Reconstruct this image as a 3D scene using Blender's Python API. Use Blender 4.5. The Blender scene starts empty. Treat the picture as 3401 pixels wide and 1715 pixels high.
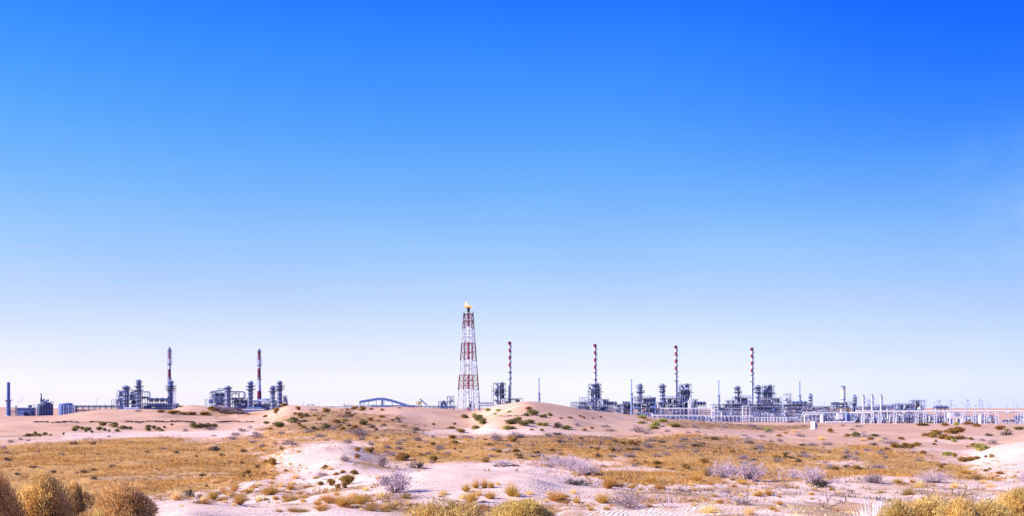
import bpy, math, random
import numpy as np
from mathutils import Vector

random.seed(7)
RNG = np.random.default_rng(7)
SC = bpy.context.scene
COL = SC.collection
F = 3267.0            # focal length in pixels of the full photograph
CX, HY = 1700.5, 1358.0   # principal column, horizon row
R = math.radians

# ---------------------------------------------------------------- camera
cam_d = bpy.data.cameras.new('camera')
cam = bpy.data.objects.new('camera', cam_d)
COL.objects.link(cam)
cam.location = (0, 0, 0)
cam.rotation_euler = (R(90), 0, 0)
cam_d.sensor_width = 36.0
cam_d.lens = 36.0 * F / 3401.0
cam_d.shift_y = (HY - 857.5) / 3401.0
cam_d.clip_start = 0.1
cam_d.clip_end = 40000
SC.camera = cam
SC.render.resolution_x, SC.render.resolution_y = 1024, 517

EXPO = 0.95
SKY_K = 2 ** (0.8 - EXPO)
# ---------------------------------------------------------------- light and sky
SUN_EL, SUN_AZ = R(30), R(-102)       # azimuth from +Y, negative = to the left
sun_d = bpy.data.lights.new('sun', 'SUN')
sun_d.energy = 5.0
sun_d.angle = R(0.5)
sun_d.color = (1.0, 0.93, 0.86)
sun = bpy.data.objects.new('sun', sun_d)
COL.objects.link(sun)
tosun = Vector((math.sin(SUN_AZ) * math.cos(SUN_EL), math.cos(SUN_AZ) * math.cos(SUN_EL), math.sin(SUN_EL)))
sun.rotation_euler = tosun.to_track_quat('Z', 'Y').to_euler()

W = bpy.data.worlds.new('World')
SC.world = W
W.use_nodes = True
nt = W.node_tree
nt.nodes.clear()
N = nt.nodes.new
sky = N('ShaderNodeTexSky')
sky.sky_type = 'NISHITA'
sky.sun_disc = False
sky.sun_elevation = SUN_EL
sky.sun_rotation = SUN_AZ
sky.altitude = 200
sky.air_density = 1.0
sky.dust_density = 0.6
sky.ozone_density = 3.0
# the air of this photograph: a paler horizon and a deeper blue overhead than the plain sky model, the same all round the compass
SKY_SIDE = ((0.93, 0.93, .98), (0.98, 0.98, 1), (1, 1, 1), (0.86, 0.89, 1), (0.62, 0.69, 0.98))
SKY_GRADE = [(0.0009, (0.587, 0.5792, 0.8255)), (0.009, (0.5195, 0.5052, 0.7394)), (0.0395, (0.4758, 0.4142, 0.5315)), (0.0698, (0.4586, 0.3888, 0.4492)), (0.11, (0.4148, 0.3727, 0.4275)), (0.1692, (0.3307, 0.3814, 0.4665)), (0.2266, (0.2204, 0.3675, 0.5176)), (0.2818, (0.1342, 0.3334, 0.5849)), (0.3343, (0.0791, 0.294, 0.6279)), (0.3814, (0.0407, 0.2357, 0.6855))]
tco = N('ShaderNodeTexCoord'); sxyz = N('ShaderNodeSeparateXYZ')
nt.links.new(tco.outputs['Generated'], sxyz.inputs[0])
rp = N('ShaderNodeValToRGB'); rp.color_ramp.interpolation = 'LINEAR'
while len(rp.color_ramp.elements) < len(SKY_GRADE): rp.color_ramp.elements.new(0.5)
for e, (p, c) in zip(rp.color_ramp.elements, SKY_GRADE): e.position = p
for e, (p, c) in zip(rp.color_ramp.elements, SKY_GRADE): e.color = c + (1,)
nt.links.new(sxyz.outputs[2], rp.inputs[0])
comb = N('ShaderNodeVectorMath'); comb.operation = 'MULTIPLY'
hx = N('ShaderNodeMapRange'); hx.interpolation_type = 'LINEAR'
for k_, v_ in zip((1, 2, 3, 4), (-0.5, 0.5, 0.0, 1.0)): hx.inputs[k_].default_value = v_
nt.links.new(sxyz.outputs[0], hx.inputs[0])
hr = N('ShaderNodeValToRGB'); hr.color_ramp.interpolation = 'CARDINAL'
while len(hr.color_ramp.elements) < 5: hr.color_ramp.elements.new(0.5)
for e, p, v in zip(hr.color_ramp.elements, (0, .25, .5, .75, 1), SKY_SIDE): e.position = p
for e, p, v in zip(hr.color_ramp.elements, (0, .25, .5, .75, 1), SKY_SIDE): e.color = v + (1,)
nt.links.new(hx.outputs[0], hr.inputs[0])
scl = N('ShaderNodeVectorMath'); scl.operation = 'MULTIPLY'; nt.links.new(rp.outputs[0], scl.inputs[0]); nt.links.new(hr.outputs[0], scl.inputs[1])
nt.links.new(sky.outputs[0], comb.inputs[0]); nt.links.new(scl.outputs[0], comb.inputs[1])
bg = N('ShaderNodeBackground'); bg.inputs[1].default_value = 0.1 * 2.5 * SKY_K
out = N('ShaderNodeOutputWorld')
# faint unevenness of the air and a thin veil of cloud low on the right
nz = N('ShaderNodeTexNoise'); nz.inputs['Scale'].default_value = 3.2; nz.inputs['Detail'].default_value = 5; nz.inputs['Roughness'].default_value = 0.55
mpn = N('ShaderNodeMapping'); mpn.inputs['Scale'].default_value = (1.0, 1.0, 1.6); mpn.inputs['Rotation'].default_value = (0.3, 0.7, 0.2)
nt.links.new(tco.outputs['Generated'], mpn.inputs['Vector']); nt.links.new(mpn.outputs[0], nz.inputs['Vector'])
nv = N('ShaderNodeMapRange')
for k_, v_ in zip((1, 2, 3, 4), (0.3, 0.7, 0.965, 1.035)): nv.inputs[k_].default_value = v_
nt.links.new(nz.outputs[0], nv.inputs[0])
uneven = N('ShaderNodeVectorMath'); uneven.operation = 'SCALE'; nt.links.new(comb.outputs[0], uneven.inputs[0]); nt.links.new(nv.outputs[0], uneven.inputs['Scale'])
def rng_(sock, a, b, c, d):
    n = N('ShaderNodeMapRange'); n.interpolation_type = 'SMOOTHSTEP'
    for k_, v_ in zip((1, 2, 3, 4), (a, b, c, d)): n.inputs[k_].default_value = v_
    nt.links.new(sock, n.inputs[0]); return n.outputs[0]
def mul_(a, b):
    n = N('ShaderNodeMath'); n.operation = 'MULTIPLY'; nt.links.new(a, n.inputs[0])
    if isinstance(b, float): n.inputs[1].default_value = b
    else: nt.links.new(b, n.inputs[1])
    return n.outputs[0]
cn = N('ShaderNodeTexNoise'); cn.inputs['Scale'].default_value = 9; cn.inputs['Detail'].default_value = 7; cn.inputs['Roughness'].default_value = 0.6
nt.links.new(mpn.outputs[0], cn.inputs['Vector'])
veil = mul_(mul_(rng_(cn.outputs[0], 0.42, 0.72, 0, 1), rng_(sxyz.outputs[0], 0.37, 0.48, 0, 1)), mul_(rng_(sxyz.outputs[2], 0.07, 0.16, 0, 1), rng_(sxyz.outputs[2], 0.20, 0.27, 1, 0)))
deep = N('ShaderNodeMix'); deep.data_type = 'RGBA'; deep.blend_type = 'MULTIPLY'
nt.links.new(mul_(rng_(sxyz.outputs[0], 0.05, 0.46, 0, 1), rng_(sxyz.outputs[2], 0.12, 0.36, 0, 1)), deep.inputs[0])
nt.links.new(uneven.outputs[0], deep.inputs[6]); deep.inputs[7].default_value = (0.35, 0.68, 1.03, 1)
vmix = N('ShaderNodeMix'); vmix.data_type = 'RGBA'; nt.links.new(mul_(veil, 0.2), vmix.inputs[0])
nt.links.new(deep.outputs[2], vmix.inputs[6]); vmix.inputs[7].default_value = (1.75, 2.2, 2.4, 1)
nt.links.new(vmix.outputs[2], bg.inputs[0])
nt.links.new(bg.outputs[0], out.inputs[0])

SC.view_settings.view_transform = 'Standard'
SC.view_settings.look = 'None'
SC.view_settings.exposure = EXPO
SC.view_settings.gamma = 1.0
SC.view_settings.use_curve_mapping = False
SC.cycles.max_bounces = 6
SC.cycles.transparent_max_bounces = 8
SC.cycles.use_denoising = False

# ---------------------------------------------------------------- materials
MATS = {}
def mat(name, color, rough=0.6, metal=0.0, var=0.0, vscale=0.5, island=0.0, spec=0.3):
    """painted or natural surface: base colour, blotchy wear of its own, optional variation from piece to piece"""
    if name in MATS: return MATS[name]
    m = bpy.data.materials.new(name); m.use_nodes = True
    t = m.node_tree; b = t.nodes['Principled BSDF']
    b.inputs['Roughness'].default_value = rough
    b.inputs['Metallic'].default_value = metal
    b.inputs['Specular IOR Level'].default_value = spec
    c = tuple(color) + (1,)
    src = None
    if var:
        geo = t.nodes.new('ShaderNodeNewGeometry')
        no = t.nodes.new('ShaderNodeTexNoise'); no.inputs['Scale'].default_value = vscale; no.inputs['Detail'].default_value = 5
        t.links.new(geo.outputs['Position'], no.inputs['Vector'])
        r = t.nodes.new('ShaderNodeValToRGB')
        r.color_ramp.elements[0].position = 0.3; r.color_ramp.elements[1].position = 0.7
        r.color_ramp.elements[0].color = tuple(x * (1 - var) for x in color) + (1,)
        r.color_ramp.elements[1].color = tuple(min(1, x * (1 + var)) for x in color) + (1,)
        t.links.new(no.outputs[0], r.inputs[0]); src = r.outputs[0]
    if island:
        geo2 = t.nodes.new('ShaderNodeNewGeometry')
        h = t.nodes.new('ShaderNodeHueSaturation')
        mr = t.nodes.new('ShaderNodeMapRange'); mr.inputs[3].default_value = 1 - island; mr.inputs[4].default_value = 1 + island
        t.links.new(geo2.outputs['Random Per Island'], mr.inputs[0])
        t.links.new(mr.outputs[0], h.inputs['Value'])
        oi = t.nodes.new('ShaderNodeObjectInfo')
        mr2 = t.nodes.new('ShaderNodeMapRange'); mr2.inputs[3].default_value = 0.485; mr2.inputs[4].default_value = 0.515
        t.links.new(oi.outputs['Random'], mr2.inputs[0]); t.links.new(mr2.outputs[0], h.inputs['Hue'])
        if src: t.links.new(src, h.inputs['Color'])
        else: h.inputs['Color'].default_value = c
        src = h.outputs[0]
    if src: t.links.new(src, b.inputs['Base Color'])
    else: b.inputs['Base Color'].default_value = c
    MATS[name] = m
    return m

# ---------------------------------------------------------------- objects
def tag(o, label=None, cat=None, group=None, kind=None):
    if label: o['label'] = label
    if cat: o['category'] = cat
    if group: o['group'] = group
    if kind: o['kind'] = kind
    return o

def link_mesh(name, verts, faces, mats, parent=None, mi=None, smooth=False):
    me = bpy.data.meshes.new(name)
    me.from_pydata(verts, [], faces)
    for m in (mats if isinstance(mats, (list, tuple)) else [mats]): me.materials.append(m)
    if mi is not None and any(mi): me.polygons.foreach_set('material_index', mi)
    if smooth: me.polygons.foreach_set('use_smooth', [True] * len(me.polygons))
    me.update()
    o = bpy.data.objects.new(name, me)
    COL.objects.link(o)
    if parent: o.parent = parent
    return o

def np_mesh(name, V, Fq, mats, smooth=False):
    """V (n,3), Fq (m,k) arrays -> mesh datablock"""
    me = bpy.data.meshes.new(name)
    k = Fq.shape[1]
    me.vertices.add(len(V)); me.vertices.foreach_set('co', V.astype(np.float32).ravel())
    me.loops.add(Fq.size); me.loops.foreach_set('vertex_index', Fq.astype(np.int32).ravel())
    me.polygons.add(len(Fq)); me.polygons.foreach_set('loop_start', np.arange(0, Fq.size, k, dtype=np.int32))
    me.polygons.foreach_set('loop_total', np.full(len(Fq), k, dtype=np.int32))
    if smooth: me.polygons.foreach_set('use_smooth', np.ones(len(Fq), dtype=bool))
    for m in (mats if isinstance(mats, (list, tuple)) else [mats]): me.materials.append(m)
    me.update(calc_edges=True); me.validate()
    return me

class MB:
    """collects boxes, tubes and turned shapes given in photo pixels at one distance; link() makes ONE mesh object"""
    def __init__(s, u): s.u = u; s.v = []; s.f = []; s.m = []; s.mi = 0
    def P(s, p): return s.u.loc(p)
    def add(s, vs, fs):
        b = len(s.v); s.v += [tuple(v) for v in vs]
        s.f += [tuple(i + b for i in f) for f in fs]; s.m += [s.mi] * len(fs)
    def box(s, x0, x1, y0, y1, d0, d1):
        """pixel columns x0..x1, rows y0..y1, depth d0..d1 (pixels, + away)"""
        c = [s.P((x, d, y)) for y in (y0, y1) for d in (d0, d1) for x in (x0, x1)]
        s.add(c, [(0, 1, 3, 2), (4, 6, 7, 5), (0, 4, 5, 1), (2, 3, 7, 6), (0, 2, 6, 4), (1, 5, 7, 3)])
    def tube(s, a, b, r, n=6, r2=None):
        A, B = Vector(s.P(a)), Vector(s.P(b)); ra = r * s.u.s; rb = (r if r2 is None else r2) * s.u.s
        d = B - A
        if d.length < 1e-6: return
        d.normalize(); t = Vector((0, 0, 1)) if abs(d.z) < 0.9 else Vector((1, 0, 0))
        e1 = d.cross(t).normalized(); e2 = d.cross(e1)
        vs = []
        for k in range(n):
            w = 2 * math.pi * (k + .5) / n; q = e1 * math.cos(w) + e2 * math.sin(w)
            vs += [A + q * ra, B + q * rb]
        fs = [(2 * k, 2 * k + 1, (2 * k + 3) % (2 * n), (2 * k + 2) % (2 * n)) for k in range(n)]
        fs += [tuple(range(0, 2 * n, 2))[::-1], tuple(range(1, 2 * n, 2))]
        s.add(vs, fs)
    def path(s, pts, r, n=6):
        for a, b in zip(pts[:-1], pts[1:]): s.tube(a, b, r, n)
    def lathe(s, x, d, prof, n=12, cap=True):
        """prof: list of (row, radius) in pixels, any order along the axis"""
        vs = []; fs = []
        for (y, r) in prof:
            for k in range(n):
                w = 2 * math.pi * k / n
                vs.append(s.P((x + r * math.cos(w), d + r * math.sin(w), y)))
        for j in range(len(prof) - 1):
            for k in range(n):
                k2 = (k + 1) % n
                fs.append((j * n + k, j * n + k2, (j + 1) * n + k2, (j + 1) * n + k))
        if cap:
            fs.append(tuple(range(n))[::-1]); fs.append(tuple(range((len(prof) - 1) * n, len(prof) * n)))
        s.add(vs, fs)
    def ball(s, x, d, y, r, n=8, sq=1.0):
        s.lathe(x, d, [(y + r * sq * math.cos(math.pi * k / 6), max(0.02, r * math.sin(math.pi * k / 6))) for k in range(7)], n)
    def hdrum(s, x0, x1, y, r, d=0, n=10):
        """lying drum with domed ends"""
        e = min(r * .5, (x1 - x0) * .2)
        s.tube((x0 + e, d, y), (x1 - e, d, y), r, n)
        s.tube((x0, d, y), (x0 + e, d, y), r * .45, n, r); s.tube((x1 - e, d, y), (x1, d, y), r, n, r * .45)
    def link(s, name, mats, parent=None):
        if not s.v: return None
        return link_mesh(name, s.v, s.f, mats, parent or s.u.o, s.m)

class Unit:
    """a thing standing at pixel column px, at distance D; its Empty is on the ground there"""
    def __init__(s, name, label, cat, px, D, group=None, base=None):
        s.D = D; s.s = D / F; s.px = px
        x = (px - CX) * s.s
        z = float(ground(np.array([x]), np.array([D]))[0]) if base is None else -(base - HY) * s.s
        s.base = HY - z / s.s           # pixel row of its foot
        s.o = bpy.data.objects.new(name, None); COL.objects.link(s.o)
        s.o.empty_display_size = 0.5
        s.o.location = (x, D, z)
        tag(s.o, label, cat, group)
    def loc(s, p): return ((p[0] - s.px) * s.s, p[1] * s.s, (s.base - p[2]) * s.s)
    def mb(s): return MB(s)
# ---------------------------------------------------------------- terrain
def zz(Y, py): return -(py - HY) / F * Y
def P_(Y, py): return (Y, zz(Y, py))
near = [(-40, -1.7), (0, -1.75), (8, -1.85)]
far = [(2200, -9.0), (3500, -7), (6000, -2), (20000, 0)]
farL = [(1500, -7), (2500, 3), (6000, 4), (20000, 4)]
COLS = {
 -900: near + [(14, -2.2), (25, -3.1), (40, -4.4), (60, -5.3), (100, -5.8), (150, -6.2), (200, -6.1), (250, -6.0), P_(300, 1412), P_(380, 1390), (430, -5), (650, -8), (1000, -8)] + farL,
 0: near + [(14, -2.2), (25, -3.2), (40, -4.5), (60, -5.4), (100, -5.8), (150, -6.2), P_(200, 1460), P_(250, 1438), P_(300, 1410), P_(380, 1389), (430, -4.5), (650, -8), (1000, -7.8), (1200, -8.0)] + farL,
 180: near + [(14, -2.2), (25, -3.1), (40, -4.5), (60, -5.3), (100, -5.7), (150, -6.0), P_(200, 1458), P_(250, 1440), P_(300, 1406), P_(390, 1382), (440, -4.5), (650, -7.5), (1000, -7.5), (1200, -8.0)] + far,
 340: near + [(14, -2.1), (25, -2.9), (40, -4.4), (60, -5.1), (100, -5.6), (150, -6.0), P_(200, 1458), P_(250, 1438), P_(300, 1404), P_(400, 1363.5), (450, -2), (700, -3), (1050, -1.9), (1300, -5)] + far,
 520: near + [(14, -2.1), (25, -2.75), (32, -3.1), (40, -4.2), (60, -5.0), (100, -5.6), (150, -6.1), P_(200, 1458), P_(250, 1438), P_(300, 1404), P_(400, 1362.5), (450, -2), (700, -3), (1050, -1.5), (1300, -5)] + far,
 635: near + [(14, -2.0), (25, -2.65), (31, -2.95), (38, -4.0), (60, -5.0), (100, -5.6), (150, -6.2), P_(200, 1462), P_(250, 1432), P_(300, 1404), P_(400, 1376), P_(500, 1345.5), (570, -1), (800, -4), (1000, -1.5), (1300, -6)] + far,
 760: near + [(14, -2.0), (25, -2.7), (31, -3.0), (38, -3.9), (55, -4.8), (100, -5.6), (150, -6.1), P_(200, 1455), P_(250, 1430), P_(300, 1404), P_(400, 1381), P_(470, 1364), (520, -3), (800, -5), (1000, -4.2), (1300, -7)] + far,
 870: near + [(14, -2.0), (25, -2.7), (31, -3.1), (38, -3.8), (55, -4.6), (90, -5.5), (150, -5.8), P_(200, 1448), P_(260, 1415), P_(320, 1390), P_(400, 1367), (460, -3), (700, -6), (1000, -4.5), (1300, -8)] + far,
 970: near + [(14, -2.0), (25, -2.7), (31, -3.1), (38, -3.7), (60, -4.7), (80, -5.0), P_(112, 1493), P_(122, 1482), (140, -5.3), P_(180, 1445), P_(260, 1395), P_(350, 1347.5), (420, -1), (700, -7), (1000, -8)] + far,
 1130: near + [(14, -2.0), (25, -2.65), (31, -3.1), (38, -3.6), P_(60, 1590), P_(85, 1528), P_(112, 1480), P_(120, 1475), (140, -5.4), P_(180, 1440), P_(250, 1395), P_(340, 1354), (420, -2), (700, -8), (1000, -9)] + far,
 1300: near + [(14, -2.0), (25, -2.7), (31, -3.05), (38, -3.45), (48, -3.6), P_(60, 1566), (72, -4.8), (100, -5.4), P_(140, 1480), P_(180, 1440), P_(250, 1392), P_(330, 1351.5), (420, -1.5), (700, -8), (1000, -9)] + far,
 1430: near + [(14, -2.0), (25, -2.75), (31, -3.1), (38, -3.3), P_(54, 1556), (66, -4.7), (95, -5.3), P_(140, 1480), P_(180, 1447), P_(240, 1416), P_(330, 1357), (420, -2), (700, -6), (900, -6), (1200, -9.5)] + far,
 1550: near + [(14, -2.0), (25, -2.75), (31, -3.1), (38, -3.25), P_(52, 1555), (64, -4.6), (95, -5.2), P_(140, 1478), P_(180, 1450), P_(235, 1426), P_(330, 1367), (420, -2.5), (700, -3), (930, -3.0), (1200, -9.5)] + far,
 1660: near + [(14, -2.0), (25, -2.75), (31, -3.1), (38, -3.25), P_(51, 1556), (63, -4.6), (95, -5.2), P_(140, 1475), P_(170, 1446), P_(215, 1400), P_(250, 1370), P_(280, 1344), (350, -2), (700, -7), (1000, -9.5)] + far,
 1750: near + [(14, -2.0), (25, -2.8), (31, -3.1), (38, -3.25), P_(50, 1560), (63, -4.6), (95, -5.2), P_(140, 1475), P_(170, 1440), P_(210, 1396), P_(262, 1336), (340, -2), (700, -8), (1000, -9.5)] + far,
 1850: near + [(14, -2.0), (25, -2.85), (31, -3.1), (40, -3.4), P_(50, 1572), (63, -4.7), (95, -5.3), P_(140, 1475), P_(170, 1445), P_(210, 1404), P_(275, 1346.5), (350, -3), (700, -8.5), (1000, -9.5)] + far,
 2000: near + [(14, -2.0), (25, -2.85), (31, -3.15), (40, -3.5), P_(52, 1585), (66, -4.8), (95, -5.4), P_(140, 1475), P_(170, 1450), P_(220, 1416), P_(300, 1370.5), (380, -5), (700, -9.3), (1000, -9.8)] + far,
 2130: near + [(14, -2.0), (25, -2.85), (31, -3.2), (40, -3.6), P_(54, 1588), (68, -4.9), (95, -5.5), P_(140, 1478), P_(180, 1448), P_(240, 1414), P_(320, 1384), (400, -7), (700, -9.3), (1000, -9.8)] + far,
 2260: near + [(14, -2.0), (25, -2.85), (31, -3.2), (40, -3.6), P_(54, 1590), (68, -4.9), (95, -5.6), P_(140, 1480), P_(180, 1446), P_(250, 1414), P_(350, 1396), (420, -7), (640, -9.5), (1000, -9.8)] + far,
 2420: near + [(14, -2.0), (25, -2.8), (31, -3.2), (40, -3.65), P_(55, 1592), (70, -5.0), (95, -5.7), P_(140, 1482), P_(180, 1452), P_(250, 1432), P_(350, 1414), (450, -7.6), (640, -9.4), (1000, -9.8)] + far,
 2560: near + [(14, -2.0), (25, -2.8), (31, -3.2), (40, -3.7), P_(55, 1598), (70, -5.0), (95, -5.8), P_(130, 1493), P_(180, 1462), P_(250, 1440), P_(326, 1427), (450, -8), (640, -9.4), (1000, -9.8)] + far,
 2710: near + [(14, -2.0), (25, -2.8), (31, -3.2), (40, -3.7), P_(55, 1602), (70, -5.0), (95, -5.9), P_(130, 1503), P_(180, 1468), P_(250, 1442), P_(326, 1428), (450, -8), (640, -9.4), (1000, -9.8)] + far,
 2860: near + [(14, -2.0), (25, -2.85), (31, -3.2), (40, -3.7), P_(55, 1600), (70, -5.0), (95, -6.0), P_(130, 1508), P_(180, 1473), P_(250, 1446), P_(330, 1424), P_(430, 1411.5), (500, -8.5), (640, -9.6), (1000, -9.8)] + far,
 3050: near + [(14, -2.0), (25, -2.85), (31, -3.2), (40, -3.7), P_(55, 1604), (72, -5.2), (95, -6.2), P_(125, 1525), P_(170, 1490), P_(240, 1456), P_(330, 1428), P_(440, 1414), (520, -8.8), (640, -9.7), (1000, -9.8)] + far,
 3200: near + [(14, -2.0), (25, -2.85), (31, -3.2), (40, -3.7), P_(58, 1604), (74, -5.4), (95, -6.3), P_(120, 1540), P_(160, 1500), P_(230, 1462), P_(330, 1430), P_(440, 1412.5), (520, -8.8), (640, -9.8), (1000, -9.8)] + far,
 3320: near + [(14, -2.0), (25, -2.85), (31, -3.2), (40, -3.7), P_(60, 1600), (76, -5.4), P_(95, 1560), P_(125, 1500), P_(138, 1484), (165, -7), P_(230, 1462), P_(330, 1434), P_(440, 1419), (520, -9), (640, -9.9), (1000, -9.8)] + far,
 3420: near + [(14, -2.0), (25, -2.85), (31, -3.2), (40, -3.7), P_(60, 1600), (76, -5.2), P_(95, 1545), P_(118, 1487), P_(135, 1468), (165, -6.5), P_(230, 1455), P_(330, 1436), P_(440, 1420), (520, -9), (640, -9.9), (1000, -9.8)] + far,
 4300: near + [(14, -2.0), (25, -2.85), (31, -3.2), (40, -3.7), (60, -4.5), (76, -4.9), (100, -4.6), (130, -3.5), (165, -5), (230, -6.5), (330, -7), (440, -8), (640, -9.9), (1000, -9.8)] + far,
}
def pchip(x, y, q):
    x = np.asarray(x, float); y = np.asarray(y, float)
    h = np.diff(x); d = np.diff(y) / h
    m = np.zeros_like(y)
    for i in range(1, len(x) - 1):
        if d[i - 1] * d[i] > 0:
            w1 = 2 * h[i] + h[i - 1]; w2 = h[i] + 2 * h[i - 1]
            m[i] = (w1 + w2) / (w1 / d[i - 1] + w2 / d[i])
    m[0] = d[0]; m[-1] = d[-1]
    q = np.clip(q, x[0], x[-1])
    i = np.clip(np.searchsorted(x, q) - 1, 0, len(x) - 2)
    t = (q - x[i]) / h[i]
    return ((2*t**3-3*t**2+1)*y[i] + (t**3-2*t**2+t)*h[i]*m[i] + (-2*t**3+3*t**2)*y[i+1] + (t**3-t**2)*h[i]*m[i+1])
LOFF = 50.0
LN = np.linspace(math.log(10), math.log(20000 + LOFF), 520)      # log(Y + LOFF)
PXS = sorted(COLS)
_tab = np.array([pchip([math.log(a + LOFF) for a, b in COLS[p]], [b for a, b in COLS[p]], LN) for p in PXS])
PXG = np.arange(-900, 4301, 20.0)
TAB = np.array([pchip(PXS, _tab[:, j], PXG) for j in range(len(LN))]).T
def _hash(ix, iy, s):
    h = (ix.astype(np.int64) * 374761393 + iy.astype(np.int64) * 668265263 + s * 1442695041) & 0xffffffff
    h = ((h ^ (h >> 13)) * 1274126177) & 0xffffffff
    return ((h ^ (h >> 16)) & 0xffff) / 65535.0
def vnoise(x, y, s=0):
    ix = np.floor(x); iy = np.floor(y); fx = x - ix; fy = y - iy
    fx = fx * fx * fx * (fx * (fx * 6 - 15) + 10); fy = fy * fy * fy * (fy * (fy * 6 - 15) + 10)
    a = _hash(ix, iy, s); b = _hash(ix + 1, iy, s); c = _hash(ix, iy + 1, s); d = _hash(ix + 1, iy + 1, s)
    return (a * (1 - fx) + b * fx) * (1 - fy) + (c * (1 - fx) + d * fx) * fy - 0.5
def ss(a, b, x):
    t = np.clip((x - a) / (b - a), 0, 1); return t * t * (3 - 2 * t)
def ground(x, y):
    x = np.asarray(x, float); y = np.asarray(y, float)
    px = np.clip(CX + F * x / np.maximum(y, 10.0), -900, 4299.9)
    c = (px + 900) / 20.0; i = np.clip(c.astype(int), 0, len(PXG) - 2); t = c - i
    l = (np.log(np.clip(y, -39.9, 19999) + LOFF) - LN[0]) / (LN[1] - LN[0])
    j = np.clip(l.astype(int), 0, len(LN) - 2); u = l - j
    z = (TAB[i, j] * (1 - t) + TAB[i + 1, j] * t) * (1 - u) + (TAB[i, j + 1] * (1 - t) + TAB[i + 1, j + 1] * t) * u
    # wind-blown relief: broad swells, hummocks, small lumps
    fade = 1 - ss(480, 600, y)
    z = z + fade * (0.50 * ss(70, 160, y) * vnoise(x / 23, y / 31, 1) + 0.46 * vnoise(x / 6.3, y / 8.1, 2) * ss(10, 30, y)
                    + 0.20 * vnoise(x / 2.6, y / 3.3, 3) * (1 - ss(150, 300, y)) + 0.08 * vnoise(x / 0.9, y / 1.1, 4) * (1 - ss(60, 120, y)))
    z = z + (1 - fade) * ss(1500, 4000, y) * 9 * vnoise(x / 500, y / 900, 5)
    return z
def inpoly(px, py, poly):
    ins = np.zeros(px.shape, bool); n = len(poly)
    for k in range(n):
        (x1, y1), (x2, y2) = poly[k], poly[(k + 1) % n]
        if y1 == y2: continue
        ins ^= ((y1 > py) != (y2 > py)) & (px < (x2 - x1) * (py - y1) / (y2 - y1) + x1)
    return ins
GOLD = [
 [(-900, 1484), (0, 1480), (120, 1470), (250, 1466), (470, 1458), (600, 1462), (700, 1480), (800, 1500), (870, 1512), (935, 1530), (905, 1570), (885, 1600), (800, 1628), (700, 1640), (560, 1652), (-900, 1800)],
 [(860, 1428), (1050, 1438), (1300, 1444), (1500, 1452), (1700, 1458), (1850, 1452), (2100, 1455), (2280, 1440), (2420, 1456), (2560, 1478), (2700, 1492), (2850, 1474), (2960, 1490), (3050, 1515), (3180, 1550), (3300, 1597), (3200, 1606), (3000, 1600), (2800, 1596), (2650, 1590), (2350, 1592), (2150, 1586), (1990, 1582), (1850, 1556), (1600, 1548), (1400, 1548), (1280, 1528), (1240, 1500), (1180, 1470), (1000, 1462), (880, 1455)],
 [(700, 1478), (800, 1462), (880, 1470), (930, 1482), (905, 1500), (860, 1515), (780, 1505)],
]
BROWN = [
 [(905, 1420), (960, 1385), (1010, 1368), (1150, 1360), (1240, 1378), (1330, 1398), (1420, 1425), (1500, 1436), (1400, 1446), (1200, 1448), (1000, 1446), (880, 1440)],
 [(2165, 1402), (2240, 1392), (2330, 1406), (2700, 1412), (2760, 1420), (2600, 1432), (2400, 1428), (2280, 1422)],
 [(1600, 1450), (1750, 1446), (2000, 1456), (2350, 1452), (2560, 1475), (2650, 1500), (2500, 1520), (2200, 1500), (1900, 1490), (1650, 1480)],
 [(640, 1370), (700, 1358), (780, 1366), (830, 1376), (760, 1384), (660, 1382)],
 [(1150, 1690), (1250, 1672), (1500, 1690), (1800, 1680), (1900, 1690), (1850, 1712), (1300, 1712)],
]
BARE = [
 [(905, 1535), (950, 1492), (1010, 1473), (1225, 1471), (1240, 1498), (1190, 1540), (1110, 1566), (1020, 1592), (950, 1622), (880, 1622), (930, 1570)],
 [(200, 1441), (560, 1434), (850, 1430), (870, 1446), (700, 1456), (520, 1452), (330, 1458), (210, 1462)],
 [(1380, 1436), (1560, 1424), (1800, 1430), (1790, 1446), (1600, 1444), (1420, 1447)],
 [(1330, 1562), (1550, 1553), (1740, 1562), (1890, 1588), (1980, 1618), (1900, 1645), (1700, 1632), (1500, 1640), (1340, 1648)],
 [(530, 1658), (800, 1680), (1250, 1702), (1300, 1740), (500, 1740)],
 [(3190, 1500), (3330, 1478), (3450, 1462), (3450, 1604), (3330, 1600), (3240, 1560)],
]
def bare_sand(x, y):
    z = ground(x, y); yy = np.maximum(y, 6.0)
    px = CX + F * x / yy + 30 * vnoise(x / 4, y / 6, 61) + 16 * vnoise(x / 1.3, y / 2, 62)
    py = HY - F * z / yy + (9 * vnoise(x / 5, y / 8, 63) + 5 * vnoise(x / 1.6, y / 2.2, 64)) * np.clip(90 / yy, .4, 1.4)
    o = np.zeros(x.shape)
    for P in BARE: o = np.maximum(o, inpoly(px, py, P))
    return o * ((y > 18) & (y < 420))
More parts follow.
